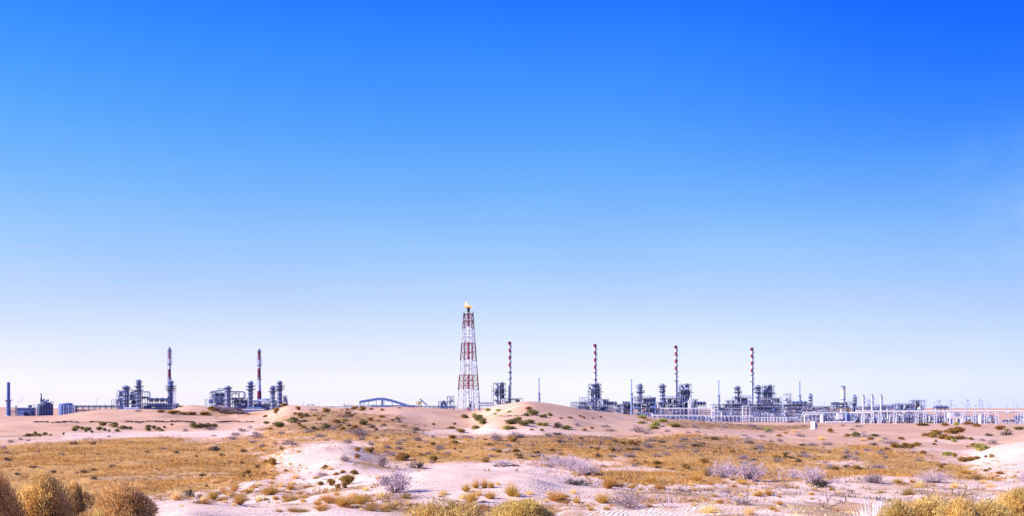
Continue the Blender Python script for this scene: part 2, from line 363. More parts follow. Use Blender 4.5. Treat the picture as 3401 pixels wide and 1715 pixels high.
def cover(x, y):
    """(gold, brown) ground cover, 0..1, of the points x, y"""
    z = ground(x, y); yy = np.maximum(y, 6.0)
    px = CX + F * x / yy; py = HY - F * z / yy
    px = px + 130 * vnoise(x / 6, y / 8, 11) + 60 * vnoise(x / 1.9, y / 2.4, 12)
    py = py + (24 * vnoise(x / 7, y / 10, 13) + 15 * vnoise(x / 1.9, y / 2.6, 14)) * np.clip(90 / yy, 0.5, 1.6)
    g = np.zeros(x.shape); b = np.zeros(x.shape)
    inn = [inpoly(px, py, P) for P in GOLD]; dense = inn[0].astype(float)
    for q in inn: g = np.maximum(g, q)
    for P in BROWN: b = np.maximum(b, inpoly(px, py, P))
    vis = (y > 18) & (y < 520)
    lit = inpoly(px, py, [(1900, 1606), (3450, 1606), (3450, 1730), (1900, 1730)]) * ss(.02, .2, vnoise(x / 2.7, y / 5, 17) * .7 + vnoise(x / .9, y / 1.6, 18) * .5)
    b = np.maximum(b, .75 * lit)
    lit2 = inpoly(px, py, [(560, 1622), (1000, 1600), (1330, 1640), (1950, 1655), (1950, 1720), (540, 1690)]) * ss(.0, .2, vnoise(x / 2.2, y / 4, 27) * .7 + vnoise(x / .8, y / 1.5, 28) * .5)
    b = np.maximum(b, .8 * lit2)
    lit4 = inpoly(px, py, [(2700, 1640), (2960, 1612), (3420, 1640), (3420, 1730), (2680, 1730)]) * ss(-.12, .1, vnoise(x / 2.4, y / 4.5, 47) * .7 + vnoise(x / .8, y / 1.6, 48) * .5)
    b = np.maximum(b, .8 * lit4)
    lit3 = inpoly(px, py, [(660, 1440), (1330, 1440), (1330, 1560), (1000, 1640), (700, 1640)]) * ss(.1, .28, vnoise(x / 4, y / 8, 37) * .7 + vnoise(x / 1.3, y / 2.5, 38) * .5)
    g = np.maximum(g, .7 * lit3)
    # bare sand shows between the clumps
    hole = ss(0.15, 0.36, vnoise(x / 9, y / 13, 15) * 0.7 + vnoise(x / 3, y / 4, 16) * 0.5)
    open_ = 1 - .96 * bare_sand(x, y)
    return g * vis * (1 - hole * (1 - .8 * dense)) * open_, b * vis * (1 - 0.6 * hole) * open_

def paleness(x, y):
    """pale sand on peach in drifts and right face; near highlight put into colour"""
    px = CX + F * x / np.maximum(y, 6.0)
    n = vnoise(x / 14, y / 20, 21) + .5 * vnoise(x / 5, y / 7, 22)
    p = 1 - ss(60, 150, y + 50 * n)  # highlight of the near sand, put into its colour
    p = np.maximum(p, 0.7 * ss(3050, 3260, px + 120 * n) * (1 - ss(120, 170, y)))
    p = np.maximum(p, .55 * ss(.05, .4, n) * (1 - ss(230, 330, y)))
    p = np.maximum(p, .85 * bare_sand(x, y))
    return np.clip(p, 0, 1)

def ground_hit(px, py, lo=10.0, hi=1500.0):
    """the first point of the ground seen through pixel (px, py)"""
    Y = np.exp(np.linspace(math.log(lo), math.log(hi), 1600))
    x = (px - CX) / F * Y
    g = ground(x, Y) - (-(py - HY) / F * Y)
    k = np.argmax(g >= 0)
    if not (g >= 0).any(): k = int(np.argmax(g / Y))
    return float(x[k]), float(Y[k]), float(ground(x[k:k + 1], Y[k:k + 1])[0])

NU, NV = 860, 760
uu = np.linspace(-0.9, 0.9, NU)
vv = np.exp(np.linspace(math.log(12), math.log(16000), NV)) - 30.0
GX = (vv[:, None] + 30.0) * uu[None, :]
GY = np.repeat(vv[:, None], NU, 1)
GZ = ground(GX.ravel(), GY.ravel())
gc, bc = cover(GX.ravel(), GY.ravel())
idx = np.arange(NU * NV).reshape(NV, NU)
quads = np.stack([idx[:-1, :-1], idx[:-1, 1:], idx[1:, 1:], idx[1:, :-1]], -1).reshape(-1, 4)

gm = bpy.data.materials.new('desert_sand'); gm.use_nodes = True
t = gm.node_tree; B = t.nodes['Principled BSDF']; L = t.links.new
B.inputs['Roughness'].default_value = 0.95; B.inputs['Specular IOR Level'].default_value = 0.1
geo = t.nodes.new('ShaderNodeNewGeometry')
at = t.nodes.new('ShaderNodeAttribute'); at.attribute_name = 'cover'
spc = t.nodes.new('ShaderNodeSeparateColor'); L(at.outputs['Color'], spc.inputs[0])
def noise(scale, detail=4, rough=0.55):
    n = t.nodes.new('ShaderNodeTexNoise'); n.inputs['Scale'].default_value = scale; n.inputs['Detail'].default_value = detail
    n.inputs['Roughness'].default_value = rough
    L(geo.outputs['Position'], n.inputs['Vector']); return n
def ramp(src, p0, c0, p1, c1):
    r = t.nodes.new('ShaderNodeValToRGB'); e = r.color_ramp.elements
    e[0].position = p0; e[0].color = tuple(c0) + (1,); e[1].position = p1; e[1].color = tuple(c1) + (1,)
    L(src, r.inputs[0]); return r.outputs[0]
def mix(f, a, b):
    m = t.nodes.new('ShaderNodeMix'); m.data_type = 'RGBA'
    if isinstance(f, float): m.inputs[0].default_value = f
    else: L(f, m.inputs[0])
    L(a, m.inputs[6]); L(b, m.inputs[7]); return m.outputs[2]
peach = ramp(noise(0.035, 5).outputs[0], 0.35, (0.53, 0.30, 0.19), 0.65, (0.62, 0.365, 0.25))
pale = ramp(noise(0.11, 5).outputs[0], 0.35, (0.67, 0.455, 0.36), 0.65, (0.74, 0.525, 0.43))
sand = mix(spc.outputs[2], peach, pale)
grain = ramp(noise(2.3, 6, 0.7).outputs[0], 0.30, (0.80, 0.77, 0.74), 0.60, (1.0, 1.0, 1.0))
ml = t.nodes.new('ShaderNodeMix'); ml.data_type = 'RGBA'; ml.blend_type = 'MULTIPLY'; ml.inputs[0].default_value = 1.0
L(sand, ml.inputs[6]); L(grain, ml.inputs[7]); sand = ml.outputs[2]
litter = ramp(noise(0.9, 6, 0.75).outputs[0], 0.36, (0.36, 0.185, 0.06), 0.66, (0.58, 0.315, 0.105))
scrub = ramp(noise(0.7, 6, 0.75).outputs[0], 0.36, (0.22, 0.11, 0.045), 0.66, (0.54, 0.295, 0.14))
c1 = mix(spc.outputs[0], sand, litter)
c2 = mix(spc.outputs[1], c1, scrub)
L(c2, B.inputs['Base Color'])
# wind ripples on the sand, crumbly litter under the grass
mp = t.nodes.new('ShaderNodeMapping'); mp.inputs['Rotation'].default_value = (0, 0, R(28)); mp.inputs['Scale'].default_value = (1, 0.9, 0)
L(geo.outputs['Position'], mp.inputs['Vector'])
wv = t.nodes.new('ShaderNodeTexWave'); wv.inputs['Scale'].default_value = 1.9; wv.inputs['Distortion'].default_value = 6.5
wv.inputs['Detail'].default_value = 2.0; wv.inputs['Detail Scale'].default_value = 0.9
L(mp.outputs[0], wv.inputs['Vector'])
patch = ramp(noise(0.12, 3).outputs[0], 0.40, (0.5,) * 3, 0.58, (1,) * 3)
sx_ = t.nodes.new('ShaderNodeSeparateXYZ'); L(geo.outputs['Position'], sx_.inputs[0])
def mathn(op, a, b=None, clamp=False):
    n = t.nodes.new('ShaderNodeMath'); n.operation = op; n.use_clamp = clamp
    for i, v in enumerate((a, b)):
        if v is None: continue
        if isinstance(v, (int, float)): n.inputs[i].default_value = v
        else: L(v, n.inputs[i])
    return n.outputs[0]
def span(lo, hi, a, b):
    n = t.nodes.new('ShaderNodeMapRange'); n.interpolation_type = 'SMOOTHSTEP'
    for i, v in zip((1, 2, 3, 4), (lo, hi, a, b)): n.inputs[i].default_value = v
    L(sx_.outputs[1], n.inputs[0]); return n.outputs[0]
bare = mathn('SUBTRACT', 1.0, mathn('ADD', spc.outputs[0], spc.outputs[1]), True)
# the rippled sheets lie on the near ridges; the far dunes are smooth
rx = t.nodes.new('ShaderNodeMapRange'); rx.interpolation_type = 'SMOOTHSTEP'
for i, v in zip((1, 2, 3, 4), (3.5, 9.0, 1.0, 0.35)): rx.inputs[i].default_value = v
L(sx_.outputs[0], rx.inputs[0])
rip = mathn('MULTIPLY', mathn('MULTIPLY', mathn('MULTIPLY', wv.outputs['Fac'], rx.outputs[0]), patch), mathn('MULTIPLY', bare, span(40, 66, 1, 0)))
b1 = t.nodes.new('ShaderNodeBump'); b1.inputs['Distance'].default_value = 0.03; b1.inputs['Strength'].default_value = 0.8
L(rip, b1.inputs['Height'])
lump = mathn('MULTIPLY', noise(2.6, 6, 0.7).outputs[0], mathn('ADD', mathn('MULTIPLY', mathn('SUBTRACT', 1.0, bare), 1.0), mathn('MULTIPLY', span(40, 120, 0.5, 0.06), bare)))
b2 = t.nodes.new('ShaderNodeBump'); b2.inputs['Distance'].default_value = 0.12; b2.inputs['Strength'].default_value = 0.6
L(lump, b2.inputs['Height']); L(b1.outputs[0], b2.inputs['Normal'])
L(b2.outputs[0], B.inputs['Normal'])

me = np_mesh('ground', np.stack([GX.ravel(), GY.ravel(), GZ], 1), quads, gm, smooth=True)
ca = me.color_attributes.new('cover', 'FLOAT_COLOR', 'POINT')
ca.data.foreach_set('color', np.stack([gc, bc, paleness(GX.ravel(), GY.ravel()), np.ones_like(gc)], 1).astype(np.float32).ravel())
go = bpy.data.objects.new('ground', me); COL.objects.link(go)
tag(go, 'pink desert sand rolling in low dunes out to the horizon', None, None, 'structure')
# ---------------------------------------------------------------- the gas plant
M = {
 'blue':  mat('blue_grey_steel', (0.09, 0.13, 0.33), 0.5, 0.0, 0.18, 0.25),
 'mid':   mat('mid_grey_steel', (0.20, 0.25, 0.45), 0.5, 0.0, 0.18, 0.25),
 'dark':  mat('dark_steel', (0.075, 0.09, 0.17), 0.55, 0.0, 0.25, 0.3),
 'lav':   mat('galvanised_steel', (0.42, 0.43, 0.56), 0.45, 0.0, 0.15, 0.3),
 'white': mat('white_paint', (0.72, 0.71, 0.74), 0.45, 0.0, 0.06, 0.4),
 'steelwhite': mat('weathered_white', (0.46, 0.46, 0.57), 0.5, 0.0, 0.12, 0.3),
 'red':   mat('red_paint', (0.24, 0.012, 0.06), 0.5, 0.0, 0.15, 0.3),
 'dred':  mat('dark_red_paint', (0.15, 0.014, 0.05), 0.55, 0.0, 0.15, 0.3),
 'conc':  mat('concrete', (0.62, 0.60, 0.61), 0.85, 0.0, 0.12, 0.4),
 'ochre': mat('ochre_lagging', (0.45, 0.33, 0.16), 0.7, 0.0, 0.2, 0.4),
 'soot':  mat('soot_black', (0.035, 0.025, 0.03), 0.7),
}
m_ = lambda *k: [M[x] for x in k]

def ring_rail(u, parent, x, d, y, r, mt='lav'):
    m = MB(u); h = 1.15 / u.s; n = 8
    pts = [(x + r * math.cos(2 * math.pi * k / n), d + r * math.sin(2 * math.pi * k / n)) for k in range(n)]
    for k in range(n):
        a, b = pts[k], pts[(k + 1) % n]
        m.tube((a[0], a[1], y), (a[0], a[1], y - h), .28, 3)
        for f in (.5, 1.0): m.tube((a[0], a[1], y - h * f), (b[0], b[1], y - h * f), .25, 3)
    return m.link('railing', M[mt], parent)

def platform(u, x, y, r, core, d=0, mt='dark', drop=4.5, rail=True, n=10):
    m = MB(u)
    m.lathe(x, d, [(y + drop, core * 1.02), (y + .9, r * .93), (y + .9, r), (y, r), (y, core * .9)], n, cap=False)
    o = m.link('platform', M[mt])
    if rail: ring_rail(u, o, x, d, y, r * .96)
    return o

def ladder(u, x, d, y0, y1, mt='lav', name='ladder'):
    m = MB(u)
    for s in (-.8, .8): m.tube((x + s, d, y0), (x + s, d, y1), .3, 3)
    y = y0
    while y > y1:
        m.tube((x - .8, d, y), (x + .8, d, y), .22, 3); y -= 2.2
    y = y0 - 8
    while y > y1:                                   # safety hoops
        m.lathe(x, d - 1.0, [(y, 1.5), (y - .5, 1.5)], 8, cap=False); y -= 5
    return m.link(name, M[mt])

def column(name, label, px, D, r, top, plats, head=1, mt='blue', loop=None, cat='distillation column', group=None, lad=1, neck=.6, foot=None):
    u = Unit(name, label, cat, px, D, group)
    b = u.base if foot is None else foot; r = r * 1.1
    m = u.mb()
    m.lathe(px, 0, [(u.base + 2, r * 1.15), (b - 4, r * 1.15), (b - 5, r), (top + 10, r), (top + 8.5, r * neck), (top + 2, r * neck), (top + .6, r * neck * .5)], 14)
    for k in range(4):
        y = b - 8 - (b - top - 20) * k / 4
        m.lathe(px, 0, [(y, r * 1.06), (y - 1, r * 1.06)], 14)
    m.link('shell', M[mt])
    for (y, pr) in plats: platform(u, px, y, pr, r)
    rc = random.Random(int(px * 13)); low = (plats[-1][0] if plats else top + 12) + 9
    while low < b - 12:
        platform(u, px, low, r * rc.uniform(1.35, 1.75), r, drop=2); low += rc.uniform(11, 16)
    for k in range(4):
        a_ = -2.6 + k * .75; q_ = r + .9
        h = u.mb(); h.tube((px + q_ * math.cos(a_), q_ * math.sin(a_), b), (px + q_ * math.cos(a_), q_ * math.sin(a_), top + rc.uniform(10, 22)), rc.uniform(.45, .9), 6)
        h.link('downcomer', M[rc.choice(['lav', 'dark', 'mid', 'white'])])
    if head:
        h = u.mb(); rnd = random.Random(int(px * 7))
        h.lathe(px, 0, [(top + 9, r * 1.0), (top + 6, r * 1.9), (top + 5, r * 1.9)], 10); h.lathe(px, 0, [(top + 5, r * .9), (top + 1, r * .95), (top - 1, r * .5)], 10)
        for k in range(11):
            a = rnd.uniform(0, 6.28); q = rnd.uniform(.4, 1.3) * r
            h.tube((px + q * math.cos(a), q * math.sin(a), top + 6), (px + q * math.cos(a), q * math.sin(a), top + rnd.uniform(-3, 3)), .55, 5)
            h.ball(px + q * math.cos(a), q * math.sin(a), top + rnd.uniform(1, 4), 1.1, 6)
        h.lathe(px, 0, [(top + 2, r * 1.5), (top + 1.5, r * 1.5)], 10, cap=False)
        h.link('valve_head', M['mid'])
    if lad: ladder(u, px + r + 1.2, -r * .6, b - 2, top + 9)
    if loop:
        x1, ya, yb, rr = loop
        h = u.mb(); h.path([(px, 0, ya), (x1 - 2, 0, ya), (x1, 0, ya + 2), (x1, 0, yb - 2), (x1 - 2, 0, yb), (px, 0, yb)], rr, 8)
        h.link('loop_pipe', M['mid'])
    h = u.mb(); h.tube((px - r * .9, -r * .6, b - 3), (px - r * .9, -r * .6, top + 12), .7, 6)
    h.tube((px - r * .9, -r * .6, top + 12), (px, 0, top + 9), .7, 6); h.link('riser_pipe', M['lav'])
    return u

# ------- the far-left stack
u = Unit('flue_stack', 'lone plain grey steel flue stack with one ring platform at its waist', 'chimney', 28, 1000)
m = u.mb(); m.lathe(28, 0, [(u.base + 3, 7.2), (1337, 6.6), (1331, 5.4), (1272, 5.2)], 20, cap=False)
m.lathe(28, 0, [(1272, 5.2), (1271, 5.6), (1271, 4.6), (1290, 4.6)], 20, cap=False); m.link('shaft', M['blue'])
platform(u, 28, 1331, 11.5, 5.6, mt='dark', drop=6)
ladder(u, 34.4, -2, 1380, 1333)
m = u.mb(); m.lathe(28, 0, [(u.base + 3, 9), (u.base - 2, 9)], 16); m.link('plinth', M['conc'])

# ------- low utility building with pipes and a chimney block
u = Unit('utility_building', 'low dark blue utility building beside the lone grey stack, with flat roof', 'building', 75, 1010)
m = u.mb(); m.box(57, 104, 1358, u.base + 3, 0, 30); m.link('wall', M['blue'])
m = u.mb(); m.box(55, 106, 1355.5, 1358, -2, 32); m.link('roof', M['mid'])
m = u.mb(); m.box(91, 98, 1347, 1355.4, 5, 14); m.link('roof_block', M['dark'])
m = u.mb(); m.box(64, 86, 1369, u.base + 3, -14, -.2); m.link('lean_to', M['mid'])
for x in (66, 73, 80):
    m = u.mb(); m.box(x, x + 4, 1371.5, 1376, -14.6, -14.1); m.link('window', M['dark'])
for x in (49, 53):
    m = u.mb(); m.tube((x, 6, u.base + 3), (x, 6, 1349), 1.3, 8); m.link('vent_pipe', M['dark'])
for xa, xb in ((38, 58), (88, 112)):
    m = u.mb()
    for k in range(4): x = xa + 2 + (xb - xa - 4) * k / 3; m.tube((x, -8, u.base + 3), (x, -8, 1366), .7, 4)
    for y in (1366, 1371): m.tube((xa, -8, y), (xb, -8, y), .9, 6)
    m.link('pipe_stand', M['dark'])

# ------- round process house with curved vent
u = Unit('process_house', 'drum shaped dark process house with railed floors and a hooked vent pipe on top', 'industrial unit', 142, 1010)
m = u.mb(); m.lathe(142, 18, [(u.base + 3, 24), (1346, 24), (1340, 17), (1337, 10)], 14); m.link('drum', M['dark'])
m = u.mb()
for x in (110, 119, 128, 137, 146, 155, 164, 171):
    m.tube((x, -8, u.base + 3), (x, -8, 1346), .7, 4)
for y in (1347, 1356, 1363, 1371, 1378): m.tube((108, -8, y), (173, -8, y), .75, 4)
m.link('frame', M['blue'])
m = u.mb(); m.lathe(142, 18, [(1340, 19), (1338, 19)], 12); m.link('roof_ring', M['lav'])
m = u.mb(); m.tube((132, 10, 1345), (132, 10, 1323), 3, 10); m.tube((132, 10, 1324), (133, 10, 1313), 2, 10)
m.path([(133, 10, 1313), (132, 10, 1310), (129.6, 10, 1308.6)], 1.7, 8); m.link('vent_pipe', M['dark'])
rnd = random.Random(3)
for k in range(6):
    m = u.mb(); x = 137 + 3.4 * k; m.ball(x, 12, 1334 - 3.5 * abs(2 - k) * .2 - rnd.uniform(-2, 5), rnd.uniform(2.6, 4), 8); m.tube((x, 12, 1345), (x, 12, 1334), .9, 6)
    m.link('separator_drum', M[rnd.choice(['mid', 'blue', 'dark'])])
m = u.mb(); m.path([(167, 4, 1356), (167, 4, 1336), (174, 4, 1336), (174, 4, 1360)], 1.1, 6); m.link('loop_pipe', M['dark'])
u = Unit('storage_tank', 'squat blue storage tank with shallow roof behind the vertical silos', 'tank', 208, 1060)
m = u.mb(); m.lathe(208, 26, [(u.base + 3, 24), (1346, 24), (1342.5, 18)], 24); m.link('shell', M['blue'])
m = u.mb(); m.lathe(208, 26, [(1342.2, 19), (1340, 16), (1339, 3)], 24); m.link('roof', M['lav'])
ring_rail(u, None, 208, 26, 1343.5, 22)
SIL = 'upright steel silos in a row'
for k, x in enumerate((206.5, 213, 222, 228.5, 235, 241.5, 251)):
    lab = ['pale upright silo at the near end of the silo row, beside the process house', 'second pale silo from the process house end of the row', 'pale silo just past the gap in the silo row', 'fourth silo of the row counted from the process house',
           'fifth silo of the row counted from the process house', 'sixth pale silo, just before the dark end silo', 'narrow silo at the far end of the row next to the truss bridge'][k]
    u = Unit('silo', lab, 'silo', x, 1000, SIL)
    r = 3 if k < 6 else 2.5
    m = u.mb(); m.lathe(x, 0, [(u.base + 3, r), (1351, r), (1348.5, r * .7), (1347.6, .4)], 12); m.link('shell', M['mid' if k % 2 else 'blue'])
    m = u.mb(); m.lathe(x, 0, [(1360, r * 1.1), (1359, r * 1.1)], 12); m.link('band', M['blue'])
    m = u.mb(); m.tube((x - r, -r * .5, u.base), (x - r, -r * .5, 1349), .4, 4); m.link('pipe', M['dark'])
# ------- truss pipe bridge
u = Unit('pipe_bridge', 'long dark lattice truss pipe bridge from the silos toward the column cluster', 'pipe bridge', 322, 1000)
for (y0, y1) in ((1348, 1355), (1362, 1368)):
    m = u.mb()
    for d in (0, 8):
        m.tube((250, d, y0), (398, d, y0), .8, 4); m.tube((250, d, y1), (398, d, y1), .8, 4)
        for k in range(19):
            x = 250 + k * 7.8; m.tube((x, d, y0), (x, d, y1), .5, 4)
            if k < 18: m.tube((x, d, y1 if k % 2 else y0), (x + 7.8, d, y0 if k % 2 else y1), .45, 4)
    m.link('truss', M['dark'])
for k in range(8):
    x = 255 + k * 19; m = u.mb()
    for d in (0, 8): m.tube((x, d, u.base + 6), (x, d, 1348), .9, 4)
    m.box(x - .6, x + .6, 1355, 1356.2, -1, 9); m.link('trestle', M['dark'])
for k, y in enumerate((1352, 1353.4, 1366)):
    m = u.mb(); m.tube((246, 2 + 2 * k, y), (400, 2 + 2 * k, y), .9, 6); m.link('pipe', M[['mid', 'lav', 'blue'][k]])
MAST = 'thin masts on the skyline'
def mast(px, D, top, label, r=.55):
    u = Unit('mast', label, 'mast', px, D, MAST); m = u.mb()
    m.lathe(px, 0, [(u.base + 2, r * 1.6), (u.base - 3, r * 1.5), (u.base - 3, r), (top + 6, r * .8), (top, r * .4)], 6); m.link('pole', M['mid'])
    m = u.mb(); m.box(px - 1.6, px + 1.6, top + 1.5, top + 2.6, -1, 1); m.link('lamp_head', M['dark'])
mast(321.5, 1100, 1327, 'slim grey mast standing behind the truss pipe bridge')
mast(349, 1150, 1342, 'short faint mast behind the bridge, nearer the column cluster')
mast(1008, 1300, 1338, 'thin mast at the left side of the small portal frame')
mast(1059, 1300, 1340, 'thin mast a little right of the small portal frame')
mast(1143, 1300, 1339, 'thin mast at the left end of the low pipe loops')
mast(1832, 1500, 1340, 'faint thin mast on the plain beyond the big dune')

# ------- left cluster A and its twin B
def exchanger_frame(name, label, x0, x1, top, D, seed, cat='process unit', mt='blue', pipes=10, bays=4, floors=(0, .35, .7), depth=24, vessels=4, decks=True, foot=None, vmat=None, pmat=None):
    u = Unit(name, label, cat, (x0 + x1) / 2, D)
    b = u.base if foot is None else foot; rnd = random.Random(seed); H = b - top
    fx = u.mb()
    xs = [x0 + (x1 - x0) * k / bays for k in range(bays + 1)]
    for x in xs:
        for d in (0, depth): fx.tube((x, d, u.base + 3), (x, d, top), .75, 4)
    ys = [top + H * f for f in floors]
    for y in ys:
        for d in (0, depth): fx.tube((x0, d, y), (x1, d, y), .7, 4)
        for x in xs: fx.tube((x, 0, y), (x, depth, y), .6, 4)
    yy = ys + [b]
    for j in range(len(yy) - 1):
        for k in range(bays):
            if rnd.random() < .4: fx.tube((xs[k], 0, yy[j]), (xs[k + 1], 0, yy[j + 1]), .45, 4)
    fx.link('frame', M[mt])
    if decks:
        for y in ys:
            m = u.mb(); m.box(x0 - 1.2, x1 + 1.2, y + .2, y + 1.1, -1.2, depth + 1.2); o = m.link('deck', M['dark'])
            m = u.mb(); h = 1.1 / u.s
            for q in (h, h * .5): m.tube((x0 - 1.2, -1.2, y - q), (x1 + 1.2, -1.2, y - q), .25, 3)
            n = max(2, int((x1 - x0) / 6))
            for k in range(n + 1): m.tube((x0 + (x1 - x0) * k / n, -1.2, y), (x0 + (x1 - x0) * k / n, -1.2, y - h), .22, 3)
            m.link('railing', M['lav'], o)
    vm = vmat or ['mid', 'lav', 'blue', 'dark']; pm = pmat or ['mid', 'lav', 'dark', 'blue']
    for k in range(vessels):
        m = u.mb(); j = rnd.randrange(len(yy) - 1); gap = yy[j + 1] - yy[j]
        if rnd.random() < .55:
            w = min(rnd.uniform(8, 20), (x1 - x0) * .6); r = min(gap * .42, rnd.uniform(2.4, 6)); x = rnd.uniform(x0 + 1, x1 - w - 1)
            m.hdrum(x, x + w, yy[j + 1] - r - .8, r, rnd.uniform(3, depth - 3))
            for s in (x + w * .25, x + w * .75): m.box(s - .5, s + .5, yy[j + 1] - r, yy[j + 1], 4, depth - 4)
        else:
            r = min(rnd.uniform(2.2, 5), gap * .5); x = rnd.uniform(x0 + r, x1 - r); d = rnd.uniform(r, depth - r)
            m.lathe(x, d, [(yy[j + 1], r), (yy[j] + gap * .25, r), (yy[j] + gap * .12, r * .6), (yy[j] + gap * .1, .3)], 10)
        m.link('vessel', M[rnd.choice(vm)])
    for k in range(vessels if name in ('process_deck', 'pump_yard_frame', 'heater_deck', 'dark_bay', 'exchanger_block', 'cooler_frame', 'pump_shelter', 'pipe_tower', 'arched_block') else vessels // 2):
        m = u.mb(); j = rnd.randrange(len(yy) - 1); gap = yy[j + 1] - yy[j]; w = rnd.uniform(4, 11); x = rnd.uniform(x0, max(x0 + .1, x1 - w))
        m.box(x, min(x + w, x1), yy[j + 1] - gap * rnd.uniform(.5, .9), yy[j + 1], depth * .5, depth * .9); m.link('equipment_box', M[rnd.choice(['dark', 'dark', 'blue'])])
    for k in range(pipes):
        m = u.mb(); r = rnd.uniform(.65, 1.45); d = rnd.uniform(-2.5, depth)
        xa, xb = sorted((rnd.uniform(x0, x1), rnd.uniform(x0, x1))); ya = rnd.uniform(top + 1, b - 3); yb = rnd.uniform(top + 1, b - 1)
        e = 1.5
        m.path([(xa, d, ya), (xb - e, d, ya), (xb, d, ya + (e if yb > ya else -e)), (xb, d, yb)], r, 6)
        m.link('pipe', M[rnd.choice(pm)])
    return u
def cooler_bank(name, label, x0, x1, y, D, n, mt='dark', fan='mid', leg=True, group=None):
    u = Unit(name, label, 'air cooler', (x0 + x1) / 2, D, group)
    m = u.mb(); m.box(x0, x1, y, y + 5, 0, 26); m.link('bundle_box', M[mt])
    w = (x1 - x0) / n
    for k in range(n):
        x = x0 + w * (k + .5)
        m = u.mb(); m.lathe(x, 13, [(y + 11, w * .3), (y + 5.1, w * .47)], 14); m.link('plenum', M[fan])
        m = u.mb(); m.lathe(x, 13, [(y - .1, w * .42), (y - 2.2, w * .42), (y - 3.4, w * .2)], 14); m.link('fan_ring', M['blue'])
    if leg:
        for k in range(n + 1):
            m = u.mb(); x = x0 + w * k
            for d in (1, 25): m.tube((x, d, u.base + 3), (x, d, y + 5), .8, 4)
            m.box(x - .5, x + .5, y + 5, y + 6, 0, 26); m.link('leg_frame', M[mt])
    return u

# cluster A
u = Unit('hopper_portal', 'open portal frame with a drum hopper at the left end of the first column cluster', 'steel frame', 385, 1050)
m = u.mb()
for x in (371, 403):
    for d in (0, 18): m.tube((x, d, u.base + 3), (x, d, 1328), .8, 4)
for y in (1328, 1347): 
    for d in (0, 18): m.tube((371, d, y), (410, d, y), .8, 4)
m.link('frame', M['blue'])
m = u.mb(); m.lathe(385, 9, [(1345, 5), (1336, 7.5), (1329, 7)], 12); m.link('hopper', M['lav'])
exchanger_frame('pipe_tower', 'crowded pipe frame with tall bent pipes left of the first flat topped column', 388, 408, 1299, 1060, 11, pipes=16, bays=2, floors=(0, .3, .55, .8), vessels=8, decks=False)
u = column('absorber_column', 'thick pale column with a railed crown, first in the left cluster', 419, 1050, 7.5, 1283, [(1291, 13)], head=1, neck=.9)
exchanger_frame('exchanger_block', 'dark mass of exchangers and looping pipes between the first two columns', 428, 462, 1297, 1065, 12, pipes=26, bays=3, floors=(.0, .25, .5, .72), vessels=20)
u = column('stripper_column', 'column with stacked wide platforms beside the exchanger block, left cluster', 461, 1040, 6.3, 1263, [(1285, 17.5), (1297, 17), (1276, 9)], neck=.65)
u = Unit('loop_frame', 'rounded square pipe loop frame right of the stripper column', 'pipe loop', 484, 1050)
m = u.mb()
m.path([(468, 4, 1303), (492, 4, 1303), (496, 4, 1307), (496, 4, 1320), (492, 4, 1324), (468, 4, 1325)], 1.8, 8); m.link('loop_pipe', M['blue'])
m = u.mb(); m.box(470, 490, 1319, 1325.5, 0, 10); m.link('manifold_box', M['dark'])
m = u.mb()
for x in (472, 480, 488): m.tube((x, 4, u.base + 3), (x, 4, 1303), .8, 5)
m.link('stanchion', M['blue'])
cooler_bank('air_cooler_bank', 'row of dish shaped fan coolers left of the red banded stack', 488, 562, 1326, 1060, 4, fan='lav')
exchanger_frame('pump_shelter', 'long low dark pump frame under the fan coolers in the left cluster', 472, 590, 1342, 1045, 14, pipes=26, bays=10, floors=(0, .4), vessels=22, depth=16)
u = Unit('horizontal_vessel', 'long pale drum lying on a white slab below the first two columns', 'pressure vessel', 437, 1010)
m = u.mb(); m.hdrum(412, 461, 1357.2, 2.6, 0, 12); m.link('shell', M['lav'])
for x in (420, 452):
    m = u.mb(); m.box(x - 1.5, x + 1.5, 1358.5, u.base + 2, -2, 2); m.link('saddle', M['conc'])
u = Unit('concrete_slab', 'thin white concrete slab edge under the lying drum, left cluster', 'concrete slab', 434, 1000, base=1364)
m = u.mb(); m.box(398, 471, 1360.6, 1366, -4, 30); m.link('slab', M['white'])

def banded_stack(px, D, r, segs, plats, cage, label, foot_r, cone=None):
    u = Unit('banded_stack', label, 'chimney', px, D, 'thick red and white banded stacks')
    m = u.mb(); mats = m_('blue', 'dred', 'lav', 'white', 'red')
    for (ya, yb, k, ra, rb) in segs:
        m.mi = k; m.lathe(px, 0, [(ya, ra), (yb, rb)], 18)
    m.link('shaft', mats)
    for (y, pr) in plats: platform(u, px, y, pr, r, drop=3)
    c = u.mb(); y0, y1 = cage
    for s in range(6):
        a = s * math.pi / 3; q = r + 3.2
        c.tube((px + q * math.cos(a), q * math.sin(a), y0), (px + q * math.cos(a), q * math.sin(a), y1), .45, 4)
    y = y1
    while y <= y0:
        c.lathe(px, 0, [(y, r + 3.4), (y + .7, r + 3.4)], 12, cap=False); y += 4.6
    c.link('ladder_cage', M['lav'])
    for s in (-1, 1):
        m = u.mb(); m.tube((px + s * (r + .8), -3, segs[0][1] + 9), (px + s * (r + .8), -3, u.base), .5, 5); m.link('conduit', M['lav'])
    return u
banded_stack(563, 1100, 4.4, [(1165, 1155, 0, 3.6, 3.4), (1193, 1165, 1, 4.2, 4.0), (1228, 1193, 2, 4.6, 4.4), (1256, 1228, 1, 4.9, 4.7), (1275, 1256, 2, 5.2, 5), (1400, 1275, 2, 6, 5.4)],
             [(1165, 8), (1211, 8), (1259, 8)], (1211, 1166), 'dark banded stack rising behind the crowned column of the left cluster', 6)
column('crowned_column', 'tall column with three wide fins in front of the first red banded stack', 567, 1050, 6.6, 1266, [(1284, 19.5), (1292, 19), (1298, 17)], neck=.7)
